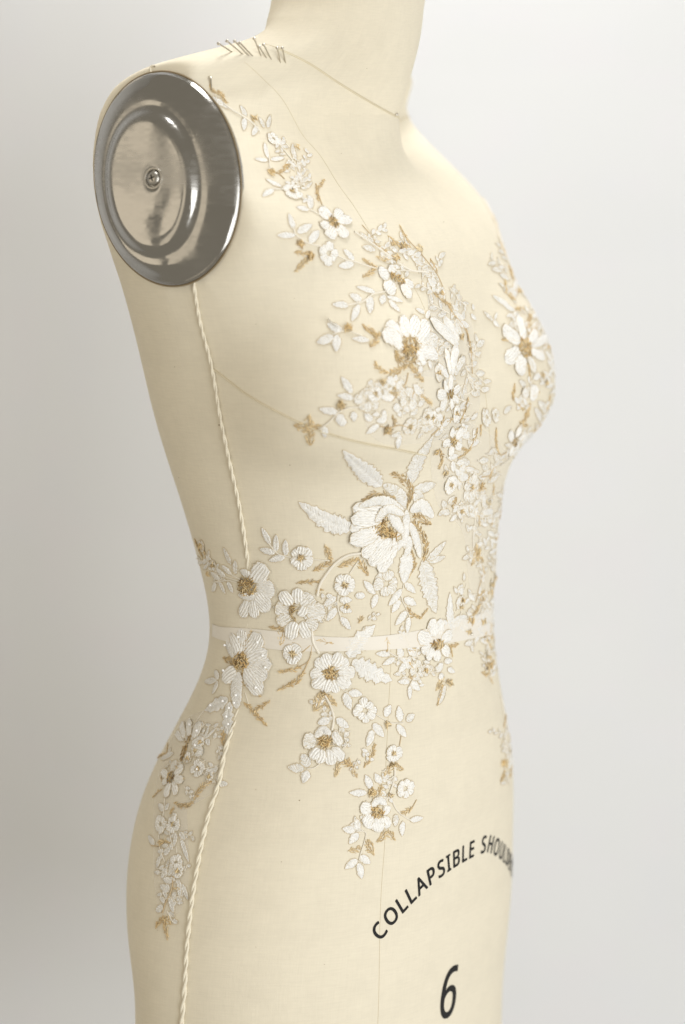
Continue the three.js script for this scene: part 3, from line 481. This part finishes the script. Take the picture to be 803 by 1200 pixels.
scatter([[585, 300], [600, 300], [625, 350], [648, 400], [654, 440], [640, 480], [600, 540], [590, 530], [610, 490], [615, 450], [640, 430], [620, 370], [590, 340]], 44, 10, 0.5); scatter([[596, 320], [612, 340], [620, 380], [598, 382]], 9, 11, 0.3);
net([[500, 340], [535, 345], [556, 395], [555, 500], [515, 515], [440, 515], [425, 460], [480, 440], [520, 440], [535, 390]]);

// ------------------------------------------------------------------ centre front, between and under the bust
applique('pale lace column down the centre front, from between the busts to the tape', 553, 580);
FL(570, 489, 6, 11, 0.3, { gold: 0, mat: sheer }); FL(580, 486, 5, 9, 0.1, { gold: 0, mat: sheer }); L(572, 499, 570, 490, 7); L(560, 484, 551, 492, 7, N); L(590, 484, 600, 476, 9, N); G(563, 498, 563, 510, 4);
G(553, 520, 559, 502, 6, { dark: 0.2 }); GC([[553, 520], [548, 529], [536, 537]], 5, { dark: 0.1 });
flower(() => { P(530, 513, 528, 502, 11); P(533, 514, 541, 503, 12); P(533, 519, 540, 525, 10); P(529, 521, 528, 534, 11); P(527, 518, 518, 519, 10); heart(530, 517, 4, 6, 0, { dark: 0.4 }); });
GC([[514, 549], [518, 538], [515, 526]], 7, { dark: 0.2 }); K(510, 529, 3); L(533, 551, 530, 542, 7); L(524, 556, 521, 544, 7, N); L(540, 556, 545, 545, 8, N); L(520, 560, 527, 548, 6, N);
FL(528, 568, 6, 11, 0.2, { gold: 0.1, mat: satin }); FL(552, 571, 7, 18, 0.4, { gold: 0.1, mat: sheer }); G(547, 568, 549, 557, 5, { dark: 0.2 }); G(550, 575, 558, 570, 4, { dark: 0.2 }); K(563, 568, 3); L(566, 560, 575, 552, 8, N); L(561, 580, 572, 588, 9, N); L(571, 565, 584, 558, 8, N); TG([[563, 559], [574, 556], [578, 548]], 0.0005); G(578, 580, 578, 568, 4, { pale: 0.5 });
L(522, 596, 513, 604, 8, N); L(524, 590, 533, 581, 8, N); G(530, 595, 534, 583, 8, { dark: 0.1 }); L(545, 602, 548, 591, 8); L(552, 597, 560, 587, 8, N); K(571, 588, 3, { pale: 0.9 }); L(540, 596, 536, 609, 6, N); L(566, 598, 572, 590, 8, N);
T([[556, 598], [556, 612], [554, 628], [554, 642]], 0.0006); G(559, 601, 562, 616, 5, { pale: 0.45 }); L(550, 623, 546, 614, 7, N); L(557, 620, 562, 630, 6, N); L(553, 616, 549, 622, 6); GC([[558, 638], [557, 650], [552, 662]], 11, { pale: 0.5 }); G(557, 641, 560, 658, 9, { pale: 0.5 }); G(560, 652, 566, 658, 6, { pale: 0.4 }); K(559, 646, 3, { pale: 0.4 }); L(549, 646, 546, 640, 6, N);
G(585, 607, 587, 593, 4, { dark: 0.2 }); L(581, 641, 583, 614, 6); L(579, 668, 581, 645, 6, N); L(577, 700, 580, 674, 7, N); L(565, 683, 566, 671, 8); L(561, 698, 562, 686, 8); L(543, 690, 536, 694, 7); L(541, 700, 534, 708, 9); G(565, 664, 567, 672, 4); L(544, 681, 543, 671, 8, N); L(574, 712, 578, 702, 8, N); TG([[567, 668], [562, 684], [557, 706]], 0.0003); T([[546, 684], [541, 698], [534, 716]], 0.0003);
scatter([[512, 495], [548, 505], [600, 540], [592, 560], [584, 600], [560, 612], [524, 604], [512, 560]], 36, 11, 0.65); scatter([[545, 600], [570, 604], [584, 610], [582, 700], [572, 735], [556, 735], [560, 660]], 26, 8, 0.6);
net([[512, 492], [560, 500], [598, 540], [588, 590], [574, 660], [570, 730], [552, 700], [540, 620], [512, 590]]);

// ------------------------------------------------------------------ the large rose on the ribs
applique('largest white rose of the lace, with broad leaves, on the near ribs', 448, 620);
LC([[447, 570], [428, 552], [402, 527]], 23, { vein: true }); LC([[482, 567], [490, 538], [508, 509]], 27, { ...N, vein: true }); L(484, 574, 511, 567, 15, N); L(484, 576, 497, 587, 14, N); LC([[413, 619], [388, 612], [350, 588]], 23, { vein: true });
GC([[459, 554], [473, 562], [481, 577], [477, 594]], 10, { dark: 0.15 }); GC([[424, 588], [440, 578], [463, 583]], 9, { dark: 0.3 });
flower(() => {
  PC([[477, 595], [468, 579], [449, 567]], 15, N); P(459, 600, 414, 594, 19, { base: 0.0003 }); P(452, 605, 411, 606, 18, { base: 0.0009 }); PC([[472, 597], [446, 585], [420, 592]], 13, { base: 0.0013 }); P(448, 614, 410, 620, 18, { base: 0.0005 }); P(446, 620, 410, 635, 18, { base: 0.001 });
  P(452, 630, 425, 652, 19, { base: 0.0004 }); P(457, 630, 434, 662, 17, { base: 0.001 }); P(464, 632, 443, 670, 18, { base: 0.0005 }); PC([[439, 611], [452, 596], [472, 602]], 12, { base: 0.0018 }); PC([[447, 602], [438, 608], [433, 618]], 13, N);
  PC([[455, 600], [463, 610], [472, 625]], 13); PC([[476, 597], [476, 615], [474, 643]], 12); PC([[480, 599], [493, 592], [508, 606]], 16); PC([[480, 612], [487, 632], [492, 654]], 11); PC([[477, 630], [466, 640], [452, 652]], 10); PC([[479, 628], [479, 640], [474, 652]], 10); PC([[468, 625], [458, 634], [446, 640]], 9);
  P(478, 645, 473, 684, 18, { shape: 'leaf' }); GC([[484, 604], [494, 609], [505, 614]], 9, { dark: 0.05 }); GC([[483, 611], [494, 625], [499, 640], [496, 657]], 9, { dark: 0.1 }); GC([[482, 645], [486, 660], [479, 676]], 7, { dark: 0.1 });
  heart(448, 622, 14, 8, 0.25, { dark: 0.4 }); heart(449, 611, 5, 8, 0, { dark: 0.3 }); heart(459, 627, 8, 4, 0.3, { dark: 0.4 });
});
FL(453, 684, 6, 16, 0.2, { mat: sheer, gold: 0 }); L(440, 696, 426, 680, 9.5); L(442, 696, 436, 713, 9); L(428, 698, 416, 698, 9, { shape: 'oval' }); L(474, 683, 487, 695, 9); L(473, 701, 488, 709, 10); L(471, 690, 455, 710, 10); L(469, 703, 459, 718, 9.5); L(477, 715, 463, 733, 10); L(479, 723, 477, 742, 9);
GC([[476, 713], [484, 721], [494, 724]], 7); G(494, 723, 501, 713, 3.5); T([[473, 684], [470, 699], [476, 714], [480, 724]], 0.0004);
LC([[495, 656], [503, 685], [511, 719]], 26, { ...N, vein: true }); L(500, 657, 523, 634, 11, N); L(501, 658, 522, 652, 9, N);
T([[423, 648], [407, 651], [393, 660], [383, 672], [375, 685], [372, 698]], 0.001); G(389, 657, 381, 639, 8, { pale: 0.3 }); G(389, 658, 368, 669, 7, { pale: 0.35 }); G(420, 655, 397, 664, 8, { pale: 0.35 }); G(420, 656, 431, 674, 8, { pale: 0.2 }); G(374, 681, 349, 683, 5.5, { dark: 0.2 });
FL(353, 653, 6, 14, 0.5, { gold: 0.25 }); T([[366, 655], [387, 657]], 0.00045); FL(404, 685, 6, 14, 0.3, { gold: 0.25 }); T([[420, 657], [415, 664], [410, 672]], 0.00045);
L(317, 638, 307, 618, 9); L(324, 647, 324, 626, 9); L(323, 648, 304, 643, 9); L(335, 651, 335, 632, 9); L(335, 652, 315, 657, 9); T([[315, 636], [325, 648], [333, 651], [342, 653]], 0.0004);

// ------------------------------------------------------------------ side waist
applique('white flower with a dark gold heart lying over the side cord above the tape', 290, 688);
G(238, 653, 229, 632, 7, { dark: 0.3 }); G(242, 653, 236, 636, 5, { dark: 0.2 }); L(243, 663, 246, 644, 8, N);
L(271, 662, 262, 641, 8.5, N); L(276, 673, 276, 656, 9, N); L(272, 673, 260, 662, 8); L(265, 676, 253, 665, 8); L(259, 679, 247, 670, 8); L(254, 683, 249, 693, 9); L(257, 680, 265, 696, 8); L(267, 681, 274, 695, 8); T([[252, 671], [266, 676], [281, 681]], 0.0004); T([[261, 664], [272, 673], [283, 679]], 0.0004); T([[254, 682], [268, 680], [281, 683]], 0.0004);
flower(() => { PC([[299, 681], [291, 673], [282, 668]], 11); P(298, 682, 311, 661, 20); P(300, 688, 323, 690, 20); P(299, 694, 316, 715, 20); PC([[303, 700], [291, 698], [280, 697]], 11); P(293, 702, 284, 723, 13); P(297, 702, 300, 724, 13); heart(290, 687, 10, 12, -0.3, { dark: 0.75 }); });
scatter([[236, 636], [256, 660], [256, 690], [246, 690]], 7, 8, 0.7);

// ------------------------------------------------------------------ waist, under the rose
applique('trail of lace flowers below the rose, crossing the tape and hanging to the belly', 387, 789);
flower(() => { P(343, 709, 330, 693, 14); P(348, 708, 349, 689, 13); P(353, 710, 368, 698, 18, N); P(358, 716, 382, 717, 20, N); P(340, 716, 323, 711, 17, N); P(341, 722, 326, 730, 13, N); P(346, 728, 340, 749, 15); P(354, 728, 362, 748, 15); P(350, 722, 359, 711, 10); P(359, 727, 373, 736, 12, N); GC([[346, 705], [340, 714], [347, 729]], 6, { dark: 0.7 }); heart(344, 714, 3, 5, 0, { dark: 0.7 }); });
G(336, 737, 317, 735, 6); G(333, 737, 329, 755, 10, { pale: 0.35 }); T([[396, 697], [396, 712], [400, 726]], 0.0004); L(394, 699, 379, 710, 9); L(394, 712, 383, 727, 10); L(398, 703, 413, 703, 9); L(398, 712, 413, 717, 9); L(399, 723, 411, 738, 9);
FL(343, 766, 5, 13, 0.9, { gold: 0.25 }); TG([[355, 764], [364, 756]], 0.0004); T([[366, 736], [367, 752], [374, 766]], 0.0009); G(371, 750, 391, 754, 6);
TG([[366, 756], [362, 774], [347, 784]], 0.0003); GC([[353, 782], [342, 785], [327, 787]], 6); TG([[364, 770], [356, 788]], 0.0003); GC([[357, 787], [347, 799], [336, 804]], 7); G(338, 803, 326, 809, 4);
flower(() => { P(384, 784, 371, 772, 14); P(386, 782, 380, 766, 13); P(391, 782, 399, 765, 13); P(393, 784, 408, 773, 12); P(396, 788, 416, 788, 14); P(395, 794, 410, 805, 13); P(391, 796, 395, 812, 12); P(386, 796, 379, 811, 14); P(382, 794, 367, 806, 12); P(381, 790, 364, 792, 14); heart(387, 789, 8, 7, 0, { dark: 0.25 }); });
G(380, 814, 369, 833, 15, { pale: 0.65 }); G(381, 814, 394, 827, 8, { pale: 0.5 }); K(380, 813, 2.5, { dark: 0.8 }); T([[380, 813], [388, 829], [391, 842], [389, 856]], 0.0008); L(404, 812, 411, 832, 11); L(408, 812, 425, 814, 10); T([[400, 808], [408, 812]], 0.0004);
LC([[409, 771], [418, 753], [440, 732]], 21, { scallop: 0.2 }); LC([[413, 774], [433, 786], [460, 798]], 22, { scallop: 0.2 });
L(387, 843, 372, 848, 11); L(394, 842, 409, 853, 11);
flower(() => { PC([[369, 864], [379, 855], [388, 861]], 11); P(391, 857, 399, 874, 10); P(371, 870, 355, 868, 17, N); P(375, 877, 364, 889, 11); P(378, 878, 374, 895, 10); P(384, 878, 389, 897, 13); P(389, 876, 402, 891, 12); heart(381, 870, 8, 7, 0, { dark: 0.2 }); });
L(362, 899, 354, 883, 13, N); L(357, 901, 337, 899, 11, N); L(361, 903, 355, 918, 11); T([[360, 901], [368, 900], [375, 895]], 0.0004); G(399, 891, 412, 897, 9); G(412, 896, 418, 911, 6, { pale: 0.5 }); G(397, 895, 393, 910, 8, { pale: 0.75 }); GC([[440, 872], [435, 886], [427, 899]], 6, { pale: 0.4 });
FL(428, 833, 8, 14, 0.2, { gold: 0 }); L(437, 855, 430, 875, 10); L(437, 848, 450, 864, 11); K(454, 849, 3.2, { pale: 0.4 }); T([[440, 837], [448, 842], [458, 847], [473, 847]], 0.0004); L(451, 840, 458, 826, 10); L(469, 846, 467, 827, 11); L(476, 845, 486, 837, 10, N); L(465, 849, 476, 864, 10); TG([[470, 862], [468, 874]], 0.0003);
FL(461, 883, 5, 11, 0.2, { gold: 0.15 }); G(461, 895, 451, 908, 9, { pale: 0.55 }); G(462, 896, 472, 902, 8, { pale: 0.4 }); K(460, 896, 2.5, { dark: 0.7 });
T([[462, 896], [462, 910], [457, 928], [452, 938]], 0.0007); T([[461, 910], [450, 917]], 0.0004); T([[458, 929], [461, 943], [468, 953], [480, 961]], 0.0004);
L(435, 925, 428, 908, 10); L(447, 918, 439, 906, 9); L(430, 929, 409, 929, 9); K(436, 929, 4.5); G(447, 920, 445, 933, 7, { pale: 0.4 }); FL(475, 924, 7, 12, 0.3, { gold: 0, mat: satin }); G(470, 954, 483, 946, 7, { pale: 0.5 }); TG([[483, 946], [488, 937]], 0.0003); L(480, 961, 496, 958, 8); L(472, 962, 471, 980, 9); L(464, 954, 463, 969, 9, N);
flower(() => { PC([[435, 945], [444, 938], [453, 943]], 10); P(436, 949, 422, 945, 14); P(437, 956, 428, 969, 16); P(443, 958, 443, 975, 15); P(449, 955, 456, 944, 9); P(447, 957, 456, 969, 11); heart(442, 952, 8, 6, 0.3, { dark: 0.25 }); });
G(453, 974, 442, 986, 9, { pale: 0.5 }); G(454, 974, 463, 984, 8, { pale: 0.5 }); L(419, 973, 418, 959, 9); L(417, 973, 401, 971, 10); L(420, 976, 409, 989, 10); T([[417, 974], [428, 975], [427, 986], [423, 998], [420, 1010]], 0.0004); G(428, 985, 438, 1001, 10, { pale: 0.5 }); G(423, 993, 409, 997, 8, { pale: 0.55 }); L(419, 1007, 404, 1018, 10); L(422, 1003, 434, 1012, 10); L(420, 1011, 424, 1030, 10);
scatter([[330, 690], [380, 690], [375, 745], [330, 745]], 7, 8, 0.8); scatter([[372, 815], [400, 812], [412, 850], [440, 900], [405, 905], [390, 860]], 10, 8, 0.7); scatter([[440, 895], [465, 900], [460, 930], [430, 980], [415, 1000], [425, 960]], 12, 7, 0.6);
scatter([[385, 700], [450, 715], [450, 745], [400, 745]], 5, 8, 0.7);

// ------------------------------------------------------------------ front waist
applique('small white lace flower spray at the pinned front end of the waist tape', 512, 755);
flower(() => { P(510, 746, 504, 726, 15); P(513, 746, 516, 725, 14); P(506, 750, 489, 744, 16); P(516, 750, 529, 742, 13); P(506, 757, 493, 763, 12); P(508, 760, 499, 773, 11); P(512, 760, 511, 775, 12); P(517, 758, 526, 767, 12); heart(512, 755, 7.5, 6, 0, { dark: 0.35 }); });
G(526, 757, 537, 755, 6); G(528, 758, 530, 769, 5); L(519, 777, 511, 788, 10); L(520, 775, 530, 774, 8); L(524, 784, 533, 788, 8); L(517, 788, 517, 798, 10, { shape: 'oval' }); G(520, 795, 511, 809, 9, { pale: 0.7 }); K(526, 800, 4, { pale: 0.5 }); L(522, 803, 514, 826, 10, N); G(519, 803, 512, 827, 4, { pale: 0.3 });
LC([[531, 743], [527, 720], [527, 694]], 15, { mat: satin }); L(531, 727, 547, 722, 10); LC([[530, 743], [540, 737], [551, 731]], 15, N); L(537, 714, 537, 700, 9); L(541, 697, 540, 690, 8); T([[532, 742], [540, 716], [543, 700]], 0.0004); G(553, 721, 561, 712, 6); K(551, 727, 4, { pale: 0.3 }); L(558, 727, 575, 715, 15, N); G(574, 741, 575, 728, 4);
L(457, 767, 440, 766, 8); L(463, 771, 448, 779, 8); G(454, 763, 453, 746, 6); L(472, 770, 466, 758, 10); L(488, 768, 477, 759, 10); L(480, 772, 466, 789, 9); T([[454, 763], [464, 769], [476, 771], [492, 769]], 0.0005); FL(488, 785, 6, 12, 0.3, { gold: 0, mat: sheer }); L(480, 799, 466, 799, 8); L(481, 799, 492, 809, 10); L(480, 803, 480, 820, 7); T([[488, 772], [486, 790], [480, 803]], 0.0004);
scatter([[470, 745], [500, 770], [500, 810], [478, 800]], 7, 8, 0.7); scatter([[535, 690], [575, 690], [575, 740], [540, 742]], 12, 9, 0.6);

// ------------------------------------------------------------------ far side of the waist and hip, at the outline
applique('thin lace tendril on the far outline of the form below the waist tape', 575, 780);
G(567, 748, 569, 740, 6, { pale: 0.3 }); L(571, 750, 575, 741, 8); L(569, 760, 575, 752, 7, N); FL(572, 770, 5, 8, 0.2, { gold: 0.2, mat: sheer }); K(572, 781, 4); G(572, 789, 577, 801, 5, { pale: 0.4 }); T([[574, 750], [573, 772], [576, 800]], 0.0003);
T([[586, 815], [590, 842], [592, 870], [594, 900]], 0.0003); G(590, 851, 592, 838, 4); L(590, 866, 594, 852, 6, N); L(592, 880, 588, 868, 6, N); L(594, 890, 597, 872, 6, N); K(590, 895, 4); G(597, 910, 599, 896, 5, { pale: 0.4 }); G(586, 915, 591, 903, 4); L(596, 893, 599, 884, 6);
scatter([[568, 735], [580, 735], [578, 800], [568, 795]], 12, 7, 0.7); scatter([[588, 830], [598, 850], [601, 915], [588, 915]], 13, 6, 0.6);

// ------------------------------------------------------------------ side hip
applique('beaded flower with gold arms below the tape, trailing down the side hip', 283, 775);
flower(() => { PC([[280, 773], [272, 762], [266, 750]], 12); P(282, 767, 272, 742, 12); P(283, 766, 284, 737, 16); P(289, 769, 306, 742, 20); P(289, 773, 314, 763, 15); P(288, 777, 319, 779, 18); P(288, 780, 314, 794, 16); P(287, 783, 308, 813, 18); PC([[280, 787], [277, 807], [278, 831]], 17); P(277, 783, 262, 798, 17); G(284, 767, 296, 739, 10, { dark: 0.1, pale: 0.1 }); G(282, 778, 262, 771, 8, { dark: 0.3 }); GC([[284, 782], [289, 801], [306, 816]], 7, { dark: 0.2, pale: 0.1 }); G(286, 772, 301, 767, 7, { dark: 0.1 }); heart(283, 775, 9, 10, 0.4, { dark: 0.4 }); });
bead(266, 756); bead(281, 746); bead(303, 752); bead(309, 768); bead(312, 782); bead(278, 815); bead(264, 786); bead(276, 824); bead(301, 806);
L(257, 796, 252, 785, 9); L(255, 797, 240, 799, 9); L(256, 798, 249, 814, 8); LC([[268, 819], [255, 825], [240, 833]], 17, { scallop: 0.15 }); bead(249, 827); bead(263, 822); LC([[270, 822], [267, 845], [270, 866]], 15, { scallop: 0.2 }); bead(267, 840); bead(269, 849); bead(270, 830); G(262, 857, 262, 873, 7, { pale: 0.2 });
G(298, 834, 316, 822, 6, { pale: 0.25 }); G(298, 834, 313, 850, 7, { pale: 0.25 }); G(297, 834, 287, 824, 6, { pale: 0.25 }); T([[288, 812], [292, 827]], 0.0003); T([[240, 833], [233, 842], [230, 850]], 0.0003);
flower(() => { P(218, 865, 214, 847, 10); P(216, 868, 207, 858, 9); P(223, 863, 223, 843, 11); P(227, 866, 236, 846, 13); P(225, 872, 239, 866, 11); P(225, 877, 239, 883, 12); P(221, 881, 221, 891, 8); GC([[213, 891], [217, 877], [225, 861]], 10, { dark: 0.7, pale: 0 }); });
bead(225, 850); bead(233, 857); bead(231, 874); L(240, 867, 246, 850, 5); L(241, 866, 255, 852, 4); L(242, 866, 246, 874, 8); L(204, 883, 189, 890, 9); L(198, 885, 201, 876, 6); G(196, 884, 198, 871, 3); G(196, 884, 186, 888, 3);
flower(() => { P(203, 905, 205, 891, 14, N); P(205, 908, 216, 898, 11); P(205, 912, 216, 915, 10); P(203, 916, 208, 931, 10); P(200, 916, 195, 935, 11); P(199, 911, 191, 904, 9); P(199, 913, 191, 918, 8); heart(201, 911, 3.5, 7, 0.2, { dark: 0.7 }); });
G(192, 919, 189, 910, 3); G(190, 925, 180, 934, 3.5); FL(233, 901, 6, 11, 0.3, { gold: 0.15 }); bead(233, 902); L(243, 907, 253, 900, 8); GC([[248, 915], [236, 924], [228, 937]], 7, { pale: 0.2 }); GC([[227, 940], [216, 945], [205, 941]], 6, { dark: 0.2 }); T([[237, 904], [245, 912], [254, 918]], 0.0003);
L(256, 918, 268, 919, 8); L(255, 919, 253, 934, 7); L(256, 917, 259, 904, 8); L(193, 950, 186, 942, 9); L(194, 950, 199, 941, 8); T([[194, 934], [193, 948], [191, 962]], 0.0004); FL(189, 966, 6, 11, 0.2, { gold: 0 }); FL(204, 966, 6, 11, 0.6, { gold: 0.15 }); L(208, 958, 202, 955, 8, { shape: 'oval' });
L(182, 990, 174, 979, 9); T([[178, 991], [186, 992]], 0.0004, goldStem); T([[187, 974], [187, 990], [191, 1003], [194, 1010]], 0.0004); G(188, 985, 200, 988, 5, { pale: 0.5 }); L(192, 1002, 201, 993, 9); L(188, 1003, 184, 1018, 8); L(207, 976, 204, 993, 7); L(212, 981, 222, 1011, 7); L(211, 975, 218, 984, 8); FL(207, 1011, 7, 11, 0.3, { gold: 0 }); FL(209, 1021, 5, 9, 0.9, { gold: 0.1 }); L(195, 1018, 199, 1006, 6, N); T([[207, 992], [209, 1006]], 0.0003);
L(203, 1033, 191, 1030, 9); L(199, 1044, 188, 1037, 10); L(210, 1031, 211, 1053, 8); L(213, 1035, 221, 1055, 7); TG([[204, 1026], [202, 1042], [195, 1058], [191, 1070]], 0.00045); L(199, 1051, 204, 1070, 9); L(192, 1062, 183, 1068, 10); G(192, 1075, 183, 1087, 7, { pale: 0.3 }); G(193, 1074, 201, 1083, 7, { pale: 0.4 }); G(193, 1077, 197, 1101, 7, { pale: 0.3 });

scatter([[215, 850], [245, 842], [262, 870], [258, 915], [232, 935], [205, 930], [205, 880]], 20, 8, 0.5); scatter([[180, 945], [215, 945], [220, 1000], [212, 1060], [195, 1080], [182, 1010]], 18, 8, 0.4);

net([[222, 840], [268, 835], [264, 900], [250, 930], [205, 945], [222, 1010], [210, 1070], [190, 1070], [180, 990], [188, 900]]);

// ------------------------------------------------------------------ dressmaker's pins
const pinSteel = new THREE.MeshStandardMaterial({ color: new THREE.Color(0.62, 0.58, 0.5), metalness: 1, roughness: 0.35 });
function pin(label, tipX, tipY, headX, headY, back = 0.012, group) {
  const tip = surf(tipX, tipY), d = sight(headX, headY), t = tip.distanceTo(camera.position) - back, head = camera.position.clone().addScaledVector(d, t);
  const q = normalAt(tip), into = tip.clone().addScaledVector(q, -0.0015), o = thing('pin', label, 'pin', tip, group); o.worldAt = tip.clone();
  const dir = head.clone().sub(into), len = dir.length(), rot = new THREE.Quaternion().setFromUnitVectors(vec(0, 1, 0), dir.normalize());
  part('shaft', new THREE.CylinderGeometry(0.00055, 0.0004, len, 8).translate(0, len / 2, 0).applyQuaternion(rot).translate(into.x, into.y, into.z), pinSteel, o);
  part('head', new THREE.SphereGeometry(0.0012, 12, 8).scale(1, 0.6, 1).translate(0, len, 0).applyQuaternion(rot).translate(into.x, into.y, into.z), pinSteel, o);
}
const ROW = [[275, 60, 256, 51], [289, 65, 266, 48], [297, 69, 275, 48], [302, 70, 281, 50], [309, 69, 298, 45], [316, 71, 304, 55], [323, 77, 309, 52], [331, 77, 325, 56], [337, 77, 331, 56]];
const WHICH = ['outermost pin of the row on the near shoulder, nearest the armhole', 'second pin of the shoulder row counted from the armhole', 'third pin of the shoulder row counted from the armhole', 'fourth pin of the shoulder row counted from the armhole, half behind its neighbour', 'tallest pin standing up in the middle of the shoulder row', 'short pin just past the tallest of the shoulder row', 'third pin of the shoulder row counted from the neck', 'second pin of the shoulder row counted from the neck', 'pin of the shoulder row standing nearest the neck'];
ROW.forEach(([a, b, c, d], i) => pin(WHICH[i], a, b, c, d, 0.013, 'row of pins stuck in the shoulder by the neck'));
pin('pin standing in the gold tip of the lace beside the armhole plate', 250, 109, 247, 91, 0.004);
pin('dark pin lying through the small leaves left of the near bust flower', 405, 388, 385, 375, 0.002);
pin('pin pushed into the neck seam at the front, only its head showing', 465, 136, 465, 134, 0.003);
pin('pin holding the front end of the waist tape, only its head showing', 553, 744, 553, 743, 0.003);
renderer.render(scene, camera);
